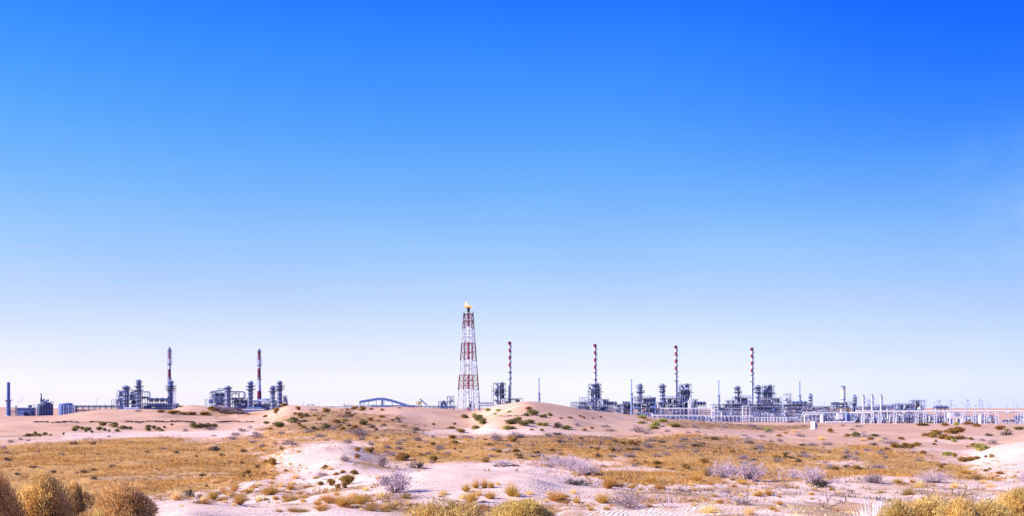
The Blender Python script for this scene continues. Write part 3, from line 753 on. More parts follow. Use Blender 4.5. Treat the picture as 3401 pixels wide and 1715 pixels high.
u = Unit('riser_frame', 'narrow lavender ladder frame hugging the right of the crowned column', 'steel frame', 578, 1040)
m = u.mb()
for x in (574, 582):
    for d in (0, 6): m.tube((x, d, u.base + 2), (x, d, 1297), .6, 4)
for k in range(12): m.tube((574, 0, 1298 + 4.5 * k), (582, 0, 1298 + 4.5 * k), .5, 4)
m.link('frame', M['lav'])
# cluster B
u = Unit('hopper_portal', 'open portal frame with a grey hopper above the brush heap, second cluster', 'steel frame', 700, 1000)
m = u.mb()
for x in (681, 720):
    for d in (0, 18): m.tube((x, d, u.base + 3), (x, d, 1328), .8, 4)
for y in (1328, 1347):
    for d in (0, 18): m.tube((681, d, y), (720, d, y), .8, 4)
m.link('frame', M['blue'])
m = u.mb(); m.lathe(697, 9, [(1342, 5.5), (1337, 8.5), (1329, 8)], 12); m.link('hopper', M['mid'])
exchanger_frame('cooler_frame', 'sloping roofed tall cooler frame left of the pale column, second cluster', 697, 748, 1306, 1010, 21, pipes=24, bays=5, floors=(0, .25, .5, .75), vessels=20)
u = Unit('sloped_duct', 'long inclined duct roofing the cooler frame of the second cluster', 'duct', 720, 1008)
m = u.mb(); m.tube((699, 6, 1303), (748, 6, 1296), 2.2, 8); m.link('duct', M['blue'])
m = u.mb(); m.tube((721, 10, 1292), (748, 10, 1292), 1.1, 6); m.tube((722, 10, 1292), (722, 10, 1300), .9, 6); m.link('branch_pipe', M['dark'])
for x in (702, 715, 730):
    m = u.mb(); m.tube((x, 6, u.base + 2), (x, 6, 1302), .7, 4); m.link('support', M['blue'])
column('absorber_column', 'thick white pale column with railed crown left of the second pipe loop', 757, 1000, 7.6, 1284, [(1292, 12.5)], neck=.9, mt='mid')
u = Unit('loop_frame', 'wide rounded pipe loop frame in the middle of the second cluster', 'pipe loop', 790, 1000)
m = u.mb(); m.path([(766, 4, 1303), (808, 4, 1303), (813, 4, 1308), (813, 4, 1319), (808, 4, 1324), (768, 4, 1324)], 2, 8); m.link('loop_pipe', M['blue'])
m = u.mb(); m.path([(768, 8, 1325), (768, 8, 1312), (776, 8, 1308), (790, 8, 1308), (790, 8, 1320)], 1.4, 8); m.link('inner_pipe', M['dark'])
for x in (769, 781, 794, 808):
    m = u.mb(); m.tube((x, 6, u.base + 2), (x, 6, 1304), .8, 5); m.link('stanchion', M['blue'])
exchanger_frame('exchanger_block', 'dark pipe and exchanger frame under the wide loop, second cluster', 766, 822, 1326, 1005, 23, pipes=26, bays=5, floors=(0, .35, .65), vessels=16)
column('crowned_column', 'tall column with two wide fins left of the second red banded stack', 832, 985, 6.2, 1268, [(1284, 18), (1295, 17.5), (1275, 9)], neck=.65)
banded_stack(861, 1060, 4.6, [(1169, 1160, 0, 3.6, 3.4), (1197, 1169, 1, 4.4, 4.2), (1225, 1197, 2, 4.8, 4.5), (1257, 1225, 1, 5.2, 4.9), (1264, 1257, 2, 4.4, 4.8), (1300, 1264, 2, 6.6, 4.6), (1325, 1300, 1, 7.2, 6.8), (1400, 1325, 0, 7.6, 7.2)],
             [(1169, 8), (1215, 8.2), (1260, 8.2)], (1214, 1186), 'dark banded stack with a wide conical foot in the second cluster', 7)
u = Unit('flue_duct', 'fat horizontal flue duct at the foot of the second red banded stack', 'duct', 880, 1015)
m = u.mb(); m.path([(842, 0, 1334), (858, 0, 1333), (880, 0, 1328), (906, 0, 1330), (922, 0, 1336)], 3.4, 10); m.link('duct', M['mid'])
m = u.mb(); m.tube((862, -6, 1333), (888, -8, 1333), 3.1, 10); m.tube((890, -8, 1336), (918, -2, 1342), 2.8, 10); m.link('drum', M['lav'])
for x in (846, 862, 880, 900, 918):
    m = u.mb(); m.tube((x, 0, u.base + 2), (x, 0, 1334), .9, 5); m.link('support', M['dark'])
exchanger_frame('pump_shelter', 'low dark pump frame right under the fat flue duct, second cluster', 838, 945, 1341, 1010, 24, pipes=24, bays=9, floors=(0, .45), vessels=18, depth=16)
column('quench_column', 'short pale column with a flat ringed head right of the fat flue duct', 906, 1010, 6, 1284, [(1294, 11), (1301, 17)], neck=.9, mt='lav', lad=0)
column('crowned_column', 'rightmost finned column of the second cluster, at the dune shoulder', 929, 1000, 6, 1267, [(1284, 18), (1293, 17), (1276, 8)], neck=.65)
exchanger_frame('valve_station', 'small ragged valve frame at the right end of the second cluster', 936, 950, 1315, 1000, 26, pipes=6, bays=2, floors=(0, .3, .6), vessels=2, decks=False, mt='lav')
u = Unit('horizontal_vessel', 'long blue drum lying on the white slab below the second red banded stack', 'pressure vessel', 845, 960)
m = u.mb(); m.hdrum(822, 869, 1357, 2.8, 0, 12); m.link('shell', M['blue'])
for x in (830, 860):
    m = u.mb(); m.box(x - 1.5, x + 1.5, 1359, 1361, -2, 2); m.link('saddle', M['conc'])
u = Unit('concrete_slab', 'thick white topped concrete base above the pink dune, second cluster', 'concrete slab', 843, 950, base=1376)
m = u.mb(); m.box(807, 879, 1360, 1363, -5, 30); m.link('slab', M['white'])
m = u.mb(); m.box(812, 872, 1363, 1382, -3, 28); m.link('foundation', M['mid'])
u = Unit('low_wall', 'short lavender block wall below the white pale column of the second cluster', 'wall', 737, 960)
m = u.mb(); m.box(722, 754, 1349, u.base + 3, 0, 6); m.link('wall', M['lav'])
m = u.mb(); m.box(721, 755, 1348, 1349, -1, 7); m.link('coping', M['white'])

# ------- centre: portal frame, loops, conveyor
u = Unit('portal_frame', 'small grey portal frame alone on the sand left of the low pipe loops', 'steel frame', 1032, 1250)
m = u.mb(); m.box(1020, 1044, 1344.6, 1346.4, 0, 10); m.link('roof_beam', M['mid'])
for x in (1016, 1020.5, 1024, 1035.5, 1039, 1043):
    m = u.mb(); m.box(x - .7, x + .7, 1346.5, u.base + 3, 0, 1.4); m.link('post', M['blue'])
u = Unit('pipe_loops', 'low line of upright pipe loops left of the humped conveyor', 'pipe rack', 1190, 1250)
for k in range(14):
    x = 1141 + k * 7 + (9 if k > 4 else 0); m = u.mb(); h = 1346 + (k * 37 % 3)
    m.path([(x, 0, u.base + 3), (x, 0, h), (x + 4.2, 0, h), (x + 4.2, 0, u.base + 3)], .8, 5); m.link('loop_pipe', M['blue' if k % 3 else 'mid'])
m = u.mb(); m.tube((1030, 4, 1353), (1256, 4, 1351), .9, 5); m.link('header_pipe', M['blue'])
u = Unit('boundary_fence', 'low blue boundary fence under the humped conveyor', 'fence', 1250, 1200)
for k in range(20):
    m = u.mb(); x = 1235 + 7.4 * k; m.box(x - .35, x + .35, 1346.5, u.base + 3, 0, .7); m.link('post', M['blue'])
m = u.mb(); m.box(1233, 1380, 1347.4, 1354, .8, 1.1); m.link('panel', M['mid'])
u = Unit('conveyor_gallery', 'long humped covered conveyor on thin legs, rising then falling to the right', 'conveyor', 1270, 1300)
m = u.mb()
prof = [(1193, 1339.5), (1200, 1336.5), (1254, 1327.5), (1272, 1327.2), (1300, 1333), (1352, 1349.5)]
for a, b in zip(prof[:-1], prof[1:]):
    vs = [m.P((x, d, y)) for (x, y) in ((a[0], a[1] - 2.4), (b[0], b[1] - 2.4), (b[0], b[1] + 3.2), (a[0], a[1] + 3.2)) for d in (0, 9)]
    m.add(vs, [(0, 2, 3, 1), (2, 4, 5, 3), (4, 6, 7, 5), (6, 0, 1, 7), (0, 6, 4, 2), (1, 3, 5, 7)])
m.link('gallery', M['blue'])
m = u.mb()
for a, b in zip(prof[:-1], prof[1:]): m.tube((a[0], 4.5, a[1] - 2.6), (b[0], 4.5, b[1] - 2.6), 3.6, 4)
m.link('roof', M['mid'])
m = u.mb(); m.box(1266, 1272, 1331, u.base + 4, 1, 8); m.link('pier', M['blue'])
for x, y in ((1198, 1339), (1208, 1338), (1224, 1335), (1249, 1331), (1275, 1331), (1302, 1337), (1330, 1345)):
    m = u.mb()
    for d in (1, 8): m.tube((x, d, u.base + 4), (x, d, y), .5, 4)
    m.tube((x, 1, (y + u.base) / 2), (x, 8, y), .4, 4); m.link('trestle', M['mid'])
m = u.mb(); m.box(1351, 1360, 1345, u.base + 3, -1, 10); m.link('tail_house', M['lav'])
u = Unit('inclined_conveyor', 'short steep conveyor leaning on a dusty yellow tower left of the flare', 'conveyor', 1407, 1250)
m = u.mb(); vs = [m.P((x, d, y)) for (x, y) in ((1391, 1327), (1397, 1327), (1421, 1348), (1416, 1348)) for d in (0, 7)]
m.add(vs, [(0, 2, 3, 1), (2, 4, 5, 3), (4, 6, 7, 5), (6, 0, 1, 7), (0, 6, 4, 2), (1, 3, 5, 7)]); m.link('gallery', M['blue'])
m = u.mb()
for x in (1384, 1389, 1394, 1399):
    for d in (1, 8): m.tube((x, d, u.base + 3), (x, d, 1335), .7, 4)
for y in (1335, 1341, 1347): m.box(1383, 1400, y, y + .8, 0, 9)
m.link('tower', M['ochre'])
m = u.mb(); m.lathe(1392, 5, [(1345, 1.5), (1339, 5.5), (1335.5, 5.5)], 10); m.link('hopper', M['ochre'])
def pipe_rack(name, label, x0, x1, D, levels, bent, pmat='white', fmat='white', r=1.0, depth=10, cat='pipe rack', loopx=(), top=None, bw=.7, group=None, brace=False):
    """levels: rows of the pipe runs; bent: spacing of the trestles"""
    u = Unit(name, label, cat, (x0 + x1) / 2, D, group)
    top = min(levels) if top is None else top
    n = max(1, round((x1 - x0) / bent)); r *= 1.25
    for k in range(n + 1):
        x = x0 + (x1 - x0) * k / n; m = u.mb()
        for d in (0, depth): m.tube((x, d, u.base + 3), (x, d, top), bw, 4)
        for y in sorted(set(levels)): m.box(x - bw, x + bw, y + r, y + r + 1.2, -1, depth + 1)
        if brace and k < n: m.tube((x, 0, top + 2), (x + (x1 - x0) / n, 0, u.base), .4, 4)
        m.link('trestle', M[fmat])
    for j, y in enumerate(levels):
        m = u.mb(); d = 1 + (j * 3.3) % depth; rr = r * (1 if j == 0 else .75)
        pts = [(x0 - 1, d, y)]
        for lx, lw, lh in loopx:
            pts += [(lx, d, y), (lx, d, y - lh), (lx + lw, d, y - lh), (lx + lw, d, y)]
        pts += [(x1 + 1, d, y)]
        m.path(pts, rr, 8); m.link('pipe', M[pmat if isinstance(pmat, str) else pmat[j % len(pmat)]])
    return u
pipe_rack('pipe_rack', 'low dark pipe rack along the sand between humped conveyor and flare tower', 1345, 1520, 1100, (1350.5, 1353, 1356), 13, pmat=('blue', 'dark', 'mid'), fmat='dark', r=.9)
exchanger_frame('compressor_station', 'small faint frame with drums left of the flare tower foot', 1456, 1482, 1336, 1150, 31, pipes=5, bays=3, floors=(0, .5), vessels=3)
u = Unit('surge_drum', 'dark round surge drum on legs near the flare tower foot', 'tank', 1472, 1140)
m = u.mb(); m.ball(1472, 5, 1337, 6.5, 12, .85); m.link('shell', M['dark'])
for x in (1467.5, 1476.5):
    m = u.mb(); m.tube((x, 5, 1339), (x, 5, u.base + 3), .8, 5); m.link('leg', M['blue'])
exchanger_frame('stair_tower', 'square open stair tower with drum top just left of the flare tower', 1485, 1507, 1319, 1120, 32, pipes=5, bays=2, floors=(0, .28, .55, .8), vessels=3)
pipe_rack('pipe_rack', 'pale faint pipe rack between the flare tower and the first frame tower', 1590, 1640, 1250, (1338, 1343, 1349), 12, pmat=('lav', 'mid', 'lav'), fmat='lav', r=1.6)

# ------- flare tower
u = Unit('flare_tower', 'tall red and white lattice flare tower with a burning tip, above the dunes', 'flare tower', 1556, 900)
B0 = u.base
def fx(side, y):            # outer and inner leg columns at a row
    t_ = (y - 1044) / (1364 - 1044)
    return {0: 1540 - 22 * t_, 1: 1571 + 23 * t_, 2: 1543.5 - 6 * t_, 3: 1567.5 + 6 * t_}[side]
def fd(side, y):
    t_ = (y - 1044) / (1364 - 1044); return {0: 0, 1: 0, 2: 16 + 14 * t_, 3: -(16 + 14 * t_)}[side]
FB = [(1044, 1095, 1), (1095, 1141, 0), (1141, 1200, 2), (1200, 1247, 0), (1247, 1297, 2), (1297, B0 + 2, 0)]
fm = m_('steelwhite', 'dred', 'dred')
for s in range(4):
    m = u.mb()
    for a, b, k in FB:
        m.mi = k; m.tube((fx(s, a), fd(s, a), a), (fx(s, b), fd(s, b), b), 1.55 + (a - 1044) / 600, 6)
    m.link('leg', fm)
rows = [1044, 1067, 1095, 1118, 1141, 1171, 1200, 1224, 1247, 1265, 1282, 1297, 1319, 1341, B0]
for a, b in zip(rows[:-1], rows[1:]):
    m = u.mb(); k = [q for (ya, yb, q) in FB if ya <= (a + b) / 2 < yb][0]; m.mi = k
    for s, s2 in ((0, 3), (3, 1), (1, 2), (2, 0)):
        P, Q = (fx(s, a), fd(s, a), a), (fx(s2, a), fd(s2, a), a)
        P2, Q2 = (fx(s, b), fd(s, b), b), (fx(s2, b), fd(s2, b), b)
        m.tube(P, Q, .95, 4)
        mid = tuple((p + q) / 2 for p, q in zip(P, Q))
        m.tube(P2, mid, .68, 4); m.tube(Q2, mid, .68, 4)
    m.link('bracing', fm)
m = u.mb()
RB = [(1024, 1047, 3), (1047, 1085, 2), (1085, 1137, 0), (1137, 1196, 2), (1196, 1246, 0), (1246, 1294, 2), (1294, 1354, 0), (1354, B0 + 2, 2)]
for a, b, k in RB:
    m.mi = k; m.lathe(1556, 0, [(b, 3.9), (a, 3.9)], 14)
o = m.link('riser', m_('white', 'dred', 'red', 'soot'))
m = u.mb(); m.lathe(1556, 0, [(1046, 3.5), (1034, 4.4), (1022, 5.6), (1022, 4.4), (1030, 3.6)], 14); m.link('flare_tip', M['soot'], o)
for k, (ya, xo) in enumerate(((1044, 0), (1067, 0), (1118, -4), (1141, 3), (1171, 10), (1212, -8), (1224, 5), (1265, 8), (1300, -8), (1319, 4))):
    m = u.mb(); w = 15 if ya < 1070 else 8
    kk = [q for (a, b, q) in FB if a <= ya < b][0]
    m.box(1556 + xo - w, 1556 + xo + w, ya, ya + 1.2, -9, 9); o2 = m.link('platform', fm[kk])
    m = u.mb()
    for q in (2, 4.2):
        for d in (-9, 9): m.tube((1556 + xo - w, d, ya - q), (1556 + xo + w, d, ya - q), .3, 3)
    for x in (-w, -w / 2, 0, w / 2, w):
        for d in (-9, 9): m.tube((1556 + xo + x, d, ya), (1556 + xo + x, d, ya - 4.2), .3, 3)
    m.link('railing', M['white'], o2)
m = u.mb()
for k in range(14):
    ya = 1064 + k * 21; xa = 1549 if k % 2 else 1566
    m.tube((xa, -6, ya + 21), (1549 + 1566 - xa, -6, ya), .7, 4)
m.link('stairway', M['white'])
for x in (1545, 1548, 1566):
    m = u.mb(); m.tube((x, 5, B0), (x, 5, 1058), .7, 6); m.link('pilot_pipe', M['lav'])
for x in (1541, 1571):
    m = u.mb(); m.box(x - 2, x + 2, 1037, 1043.6, -2, 2); m.link('igniter_box', M['blue'])
for s in range(4):
    m = u.mb(); x, d = fx(s, B0), fd(s, B0); m.box(x - 3, x + 3, B0 - 3, B0 + 3, d - 3, d + 3); m.link('footing', M['dred'])
m = u.mb(); m.path([(1573, -10, B0 - 1), (1573, -10, 1344), (1570, -10, 1338), (1565, -10, 1336), (1562, -10, 1340), (1562, -10, B0)], 3.6, 10); m.link('inlet_duct', M['dark'])
# flame at the tip
fl = bpy.data.materials.new('burning_gas'); fl.use_nodes = True
tt = fl.node_tree; tt.nodes.clear()
e = tt.nodes.new('ShaderNodeEmission'); oo = tt.nodes.new('ShaderNodeOutputMaterial')
tc = tt.nodes.new('ShaderNodeTexCoord'); sx = tt.nodes.new('ShaderNodeSeparateXYZ'); tt.links.new(tc.outputs['Generated'], sx.inputs[0])
rr_ = tt.nodes.new('ShaderNodeValToRGB'); rr_.color_ramp.elements[0].color = (1.0, 0.24, 0.01, 1); rr_.color_ramp.elements[0].position = .05
rr_.color_ramp.elements[1].color = (1.0, 0.58, 0.30, 1); rr_.color_ramp.elements[1].position = .55
tt.links.new(sx.outputs[2], rr_.inputs[0]); tt.links.new(rr_.outputs[0], e.inputs[0]); e.inputs[1].default_value = 1.0
tt.links.new(e.outputs[0], oo.inputs[0])
u = Unit('gas_flame', 'orange gas flame licking left from the black flare tip', 'flame', 1556, 900, base=1022)
m = u.mb(); rnd = random.Random(5)
for (x, y, r) in ((1562, 1020, 5.4), (1557, 1020, 6), (1552, 1019.5, 5.5), (1547, 1018.5, 4.6), (1543.5, 1015.5, 3.6), (1546, 1011.5, 3.4), (1549, 1008, 3), (1547, 1005, 2.5), (1543, 1003.5, 1.7), (1566, 1021, 3.8), (1541, 1019, 2.8), (1569, 1018, 1.8), (1553, 1013, 2.6)):
    m.ball(1556 + (x - 1556) * .9, rnd.uniform(-1.5, 1.5), 1022 + (y - 1022) * .95, r * .8, 8, .85)
link_f = m.link('flame', fl)

# ------- frame towers with a slim striped chimney
SLIM = 'slim red and white striped chimneys'
def slim_chimney(px, D, top, foot_r, label, plats, bands, r=3.4):
    u = Unit('striped_chimney', label, 'chimney', px, D, SLIM)
    m = u.mb(); y = u.base + 3
    seg = []
    for (a, b) in sorted(bands, key=lambda q: -q[0]):
        seg.append((y, b, 0)); seg.append((b, a, 1)); y = a
    seg.append((y, top + 6, 0))
    for (ya, yb, k) in seg:
        m.mi = k; ra = r + max(0, (ya - 1240)) * .012; rb = r + max(0, (yb - 1240)) * .012
        if abs(ya - yb) > .05: m.lathe(px, 0, [(ya, ra + .25 * k), (yb, rb + .25 * k)], 16)
    m.link('shaft', m_('steelwhite', 'red'))
    m = u.mb(); m.lathe(px, 0, [(top + 9, r), (top + 6.5, r * 1.9), (top + 4.5, r * 1.9), (top + 2.5, r * 1.2), (top, r * .6)], 14); m.link('crown', M['dred'])
    for yy in plats: platform(u, px, yy, r + 3.5, r, drop=3)
    y = top + 17
    while y < plats[-1] + 30:
        m = u.mb(); m.box(px + r + .2, px + r + 4.2, y, y + 2.2, -2.5, 2.5); m.box(px + r + 3.6, px + r + 4.2, y - 4, y, -2.5, 2.5); m.link('landing', M['blue']); y += 17.5
    ladder(u, px + r + 1.4, -1.2, u.base, top + 8, mt='blue')
    return u
def frame_tower(name, label, x0, x1, top, floors, D, seed, foot=None, ladder_x=None):
    u = exchanger_frame(name, label, x0, x1, top, D, seed, cat='frame tower', mt='mid', pipes=18, bays=3, floors=floors, depth=(x1 - x0) * .7, vessels=14, vmat=['dark', 'mid', 'blue', 'lav'], pmat=['mid', 'lav', 'white', 'dark'])
    m = u.mb(); m.box(x0 - 5, x1 + 6, top + 24, top + 26, -4, (x1 - x0) * .7 + 4); m.link('gallery_deck', M['dark'])
    m = u.mb(); w = x1 - x0; m.lathe(x1 - w * .3, w * .35, [(u.base + 2, w * .17), (top + 8, w * .17), (top - 2, w * .16), (top - 5, w * .1), (top - 6, .4)], 14); m.link('reactor_vessel', M['dark'])
    m = u.mb(); m.lathe(x0 + w * .3, w * .35, [(u.base + 2, w * .13), (top + 10, w * .13), (top + 4, w * .1), (top + 1, .4)], 14); m.link('reactor_vessel', M['lav'])
    m = u.mb()
    for k in range(9): m.tube((x0 - 6 + 5 * (k % 2), -3, top + 6 + 8 * k), (x0 - 6 + 5 * ((k + 1) % 2), -3, top + 14 + 8 * k), .6, 4)
    for x in (x0 - 7, x0 + .5): m.tube((x, -3, u.base), (x, -3, top + 5), .5, 4)
    m.link('stairway', M['lav'])
    m = u.mb()
    for k in range(9): m.tube((x0 + (x1 - x0) * k / 8, -1, top), (x0 + (x1 - x0) * k / 8, -1, top - 4), .35, 3)
    m.tube((x0, -1, top - 4), (x1, -1, top - 4), .35, 3); m.link('roof_railing', M['lav'])
    return u
BN = lambda t: [(t + 8, t + 13.5), (t + 24, t + 36), (t + 48, t + 60.5), (t + 72, t + 84.5)]
frame_tower('frame_tower', 'blue open frame tower on the dune right of the flare tower', 1639, 1679, 1275, (0, .16, .33, .5, .66, .83), 1000, 41)
slim_chimney(1692.5, 1010, 1135, 4, 'slim striped chimney beside the frame tower nearest the flare', (1237, 1260), BN(1135))
exchanger_frame('low_frame', 'low dark pipe frame at the foot of the striped chimney nearest the flare', 1676, 1736, 1326, 1000, 42, pipes=12, bays=6, floors=(0, .3), vessels=4)
u = Unit('crossover_pipe', 'bright crooked crossover pipe in front of the frame tower nearest the flare', 'pipe', 1670, 985)
m = u.mb(); m.path([(1667, 0, u.base), (1667, 0, 1329), (1674, 0, 1327), (1674, 0, 1338), (1668, 0, 1341)], 1.5, 8); m.link('pipe', M['white'])
m = u.mb(); m.box(1665, 1676, 1341, 1342, -3, 3); m.link('bracket', M['lav'])
VENT = 'slim plain vent stacks with a collar'
def vent_stack(px, D, top, collar, label, r=1.9):
    u = Unit('vent_stack', label, 'vent stack', px, D, VENT)
    m = u.mb(); m.lathe(px, 0, [(u.base + 3, r * 1.55), (collar + 4, r * 1.5), (collar - 1, r * .95), (top, r * .9)], 12); m.link('shaft', M['mid'])
    platform(u, px, collar, r * 2.9, r * 1.2, drop=3); ladder(u, px + r + 1.6, -.5, u.base - 2, collar, mt='blue')
    m = u.mb(); m.lathe(px, 0, [(top + 3, r * 1.05), (top, r * 1.05)], 12, cap=False); m.link('tip', M['dark'])
    m = u.mb(); m.box(px + r, px + r + 4, collar + 16, collar + 19, -2, 2); m.link('landing', M['blue'])
vent_stack(1790, 1000, 1258, 1309, 'plain vent stack alone behind the crest of the big dune')

exchanger_frame('tube_rack', 'pale tubular cage rack left of the second frame tower', 1896, 1958, 1338, 960, 51, mt='lav', pipes=8, bays=12, floors=(0, .22, .45, .7), vessels=3, vmat=['lav', 'white'], pmat=['white', 'lav'])
exchanger_frame('crane_frame', 'thin ragged crane frame over the pale tubular cage rack', 1926, 1954, 1322, 965, 52, mt='mid', pipes=5, bays=3, floors=(0, .2, .35), vessels=2, decks=False)
frame_tower('frame_tower', 'tall dark frame tower carrying the second striped chimney behind it', 1957, 1997, 1278, (0, .14, .3, .45, .6, .76), 950, 53)
slim_chimney(1976, 990, 1143, 4, 'slim striped chimney rising out of the second frame tower', (1238, 1262), BN(1143))
exchanger_frame('cooler_frame', 'dark boxy cooler frame right of the second frame tower', 1999, 2022, 1328, 940, 54, mt='blue', pipes=8, bays=3, floors=(0, .3, .6), vessels=6, vmat=['dark', 'blue'])
cooler_bank('air_cooler_bank', 'dark flat cooler bank sloping down right of the second frame tower', 2020, 2050, 1338, 945, 3)
u = Unit('crossover_pipe', 'white crooked pipe loop in front of the second frame tower', 'pipe', 1992, 930)
m = u.mb(); m.path([(1987, 0, u.base), (1987, 0, 1333), (1995, 0, 1329), (1996, 0, 1340), (1990, 0, 1343)], 1.6, 8); m.link('pipe', M['white'])
m = u.mb(); m.box(1985, 1998, 1343, 1344, -3, 3); m.link('bracket', M['lav'])
exchanger_frame('pump_yard_frame', 'low jumbled pump frame in front of the second frame tower', 1920, 2035, 1352, 900, 55, mt='blue', pipes=26, bays=12, floors=(0, .4), vessels=12, depth=20, pmat=['white', 'lav', 'dark', 'mid'], vmat=['white', 'dark', 'lav'])
exchanger_frame('pump_yard_frame', 'low pale pump frame between second frame tower and the arched block', 2036, 2104, 1345, 890, 56, mt='mid', pipes=26, bays=8, floors=(0, .35, .65), vessels=12, depth=20, pmat=['white', 'lav', 'dark', 'mid'], vmat=['white', 'dark', 'lav'])
column('knockout_drum', 'short dark upright drum left of the first arched pipe block', 2070, 890, 4, 1333, [(1346, 8)], head=0, mt='dark', cat='upright drum')
cooler_bank('air_cooler_bank', 'small dark cooler bank between second frame tower and first arched block', 2074, 2094, 1338, 900, 2)

def arch_row(u, x0, x1, y, n, h=6, d=-1):
    for k in range(n):
        x = x0 + (x1 - x0) * k / n; w = (x1 - x0) / n * .62; m = u.mb()
        m.path([(x, d, y), (x, d, y - h * .7), (x + w * .3, d, y - h), (x + w * .8, d, y - h), (x + w, d, y - h * .6)], .95, 6); m.link('arch_pipe', M['mid'])
vent_stack(2097.5, 880, 1262, 1309, 'plain vent stack at the left of the first arched pipe block')
column('finned_column', 'finned column with a side loop standing on the first arched block', 2124, 900, 6.5, 1277, [(1289, 13), (1303, 14), (1297, 10)], mt='lav', loop=(2141, 1298, 1306, 1.3), neck=.8)
u = exchanger_frame('arched_block', 'dark square pipe block topped with arched pipes, first of its kind', 2106, 2178, 1324, 870, 57, mt='blue', pipes=30, bays=7, floors=(0, .25, .5, .75), vessels=14, depth=40, pmat=['lav', 'dark', 'lav', 'white'], vmat=['dark', 'mid', 'blue'])
arch_row(u, 2108, 2166, 1323, 7)
m = u.mb(); m.box(2164, 2179, 1321, u.base + 2, 6, 44); m.link('cooler_wall', M['blue'])
column('finned_column', 'ragged finned column left of the third striped chimney', 2199, 890, 6.3, 1276, [(1286, 15), (1301, 13), (1294, 11)], mt='lav', neck=.8)
u = exchanger_frame('arched_block', 'pipe block with arched pipes around the foot of the third striped chimney', 2201, 2266, 1324, 870, 58, mt='blue', pipes=24, bays=6, floors=(0, .3, .6), vessels=10, depth=30, pmat=['lav', 'white', 'dark', 'ochre'], vmat=['dark', 'mid', 'lav'])
arch_row(u, 2206, 2266, 1323, 7)
slim_chimney(2244.5, 920, 1148, 4, 'slim striped chimney left of the third frame tower', (1242, 1266), BN(1147))
frame_tower('frame_tower', 'open frame tower just right of the third striped chimney', 2256, 2297, 1280, (0, .16, .33, .5, .7), 890, 59)
u = Unit('crossover_pipe', 'white hooked pipe in front of the third frame tower', 'pipe', 2292, 860)
m = u.mb(); m.path([(2287, 0, u.base), (2287, 0, 1332), (2295, 0, 1329), (2296, 0, 1339), (2290, 0, 1341)], 1.6, 8); m.link('pipe', M['white'])
m = u.mb(); m.box(2285, 2298, 1341, 1342, -3, 3); m.link('bracket', M['lav'])
exchanger_frame('cooler_frame', 'dark boxy cooler frame right of the third frame tower', 2300, 2318, 1329, 860, 60, mt='blue', pipes=6, bays=3, floors=(0, .3, .6), vessels=6, vmat=['dark', 'blue'])
cooler_bank('air_cooler_bank', 'dark flat cooler bank right of the third frame tower', 2317, 2346, 1338, 865, 3)
exchanger_frame('dark_bay', 'deep shadowed open bay under the column left of the third chimney', 2178, 2202, 1338, 860, 61, mt='blue', pipes=8, bays=3, floors=(0, .35, .7), vessels=8, depth=30, vmat=['dark'], pmat=['white', 'dark'])
# fourth unit
vent_stack(2387, 850, 1266, 1314, 'plain vent stack between third and fourth striped chimneys')
column('finned_column', 'finned column with side loop left of the fourth striped chimney', 2448, 860, 6.2, 1284, [(1290, 14), (1304, 13), (1297, 10)], mt='lav', loop=(2464, 1300, 1308, 1.2), neck=.8)
slim_chimney(2497, 880, 1155, 4, 'rightmost slim striped chimney, beside the white scaffold stair', (1247, 1269), BN(1154))
column('finned_column', 'finned column just right of the fourth striped chimney', 2516, 870, 6.2, 1281, [(1290, 14), (1304, 13), (1297, 10)], mt='lav', neck=.8)
frame_tower('frame_tower', 'open topped frame tower right of the fourth striped chimney', 2533, 2573, 1284, (0, .2, .42, .6, .8), 870, 62)
u = exchanger_frame('arched_block', 'terraced pipe block with arched pipes left of the fourth striped chimney', 2438, 2500, 1322, 855, 63, mt='blue', pipes=24, bays=6, floors=(0, .3, .6), vessels=10, depth=30, pmat=['lav', 'white', 'dark'], vmat=['dark', 'mid', 'blue'])
arch_row(u, 2460, 2498, 1321, 4)
exchanger_frame('terrace_frame', 'stepped pipe terrace climbing toward the fourth striped chimney', 2412, 2440, 1332, 850, 64, mt='lav', pipes=10, bays=3, floors=(0, .3, .6), vessels=5, pmat=['white', 'lav', 'ochre'])
exchanger_frame('terrace_frame', 'wide dark pipe terrace below the frame tower right of fourth chimney', 2524, 2596, 1324, 850, 65, mt='blue', pipes=26, bays=7, floors=(0, .2, .45, .7), vessels=14, pmat=['white', 'dark', 'lav', 'blue'])
exchanger_frame('process_deck', 'broad dark process deck behind the white scaffold stairs', 2368, 2470, 1345, 800, 66, mt='blue', pipes=40, bays=12, floors=(0, .2, .45, .7), vessels=24, depth=40, pmat=['white', 'dark', 'lav', 'blue', 'ochre'], vmat=['dark', 'blue', 'white', 'mid'])
exchanger_frame('process_deck', 'broad dark process deck right of the second white scaffold stair', 2490, 2602, 1345, 800, 67, mt='blue', pipes=44, bays=13, floors=(0, .2, .45, .7), vessels=26, depth=40, pmat=['white', 'dark', 'lav', 'blue', 'ochre'], vmat=['dark', 'blue', 'white', 'mid'])
exchanger_frame('frame_tower', 'short lavender frame tower right of the tall open topped one', 2606, 2629, 1311, 830, 68, cat='frame tower', mt='lav', pipes=5, bays=2, floors=(0, .25, .5, .75), vessels=4, depth=16)
vent_stack(2656, 830, 1269, 1315, 'plain vent stack left of the fat white chimney', r=2.1)
column('finned_column', 'slim ragged column with round landings left of the kiosk', 2691, 800, 4, 1309, [(1320, 9), (1330, 9), (1340, 9)], mt='lav', cat='process column')
u = cooler_bank('air_cooler_bank', 'dark shallow cooler bank between vent stack and slim ragged column', 2632, 2684, 1337, 810, 4, fan='dark')
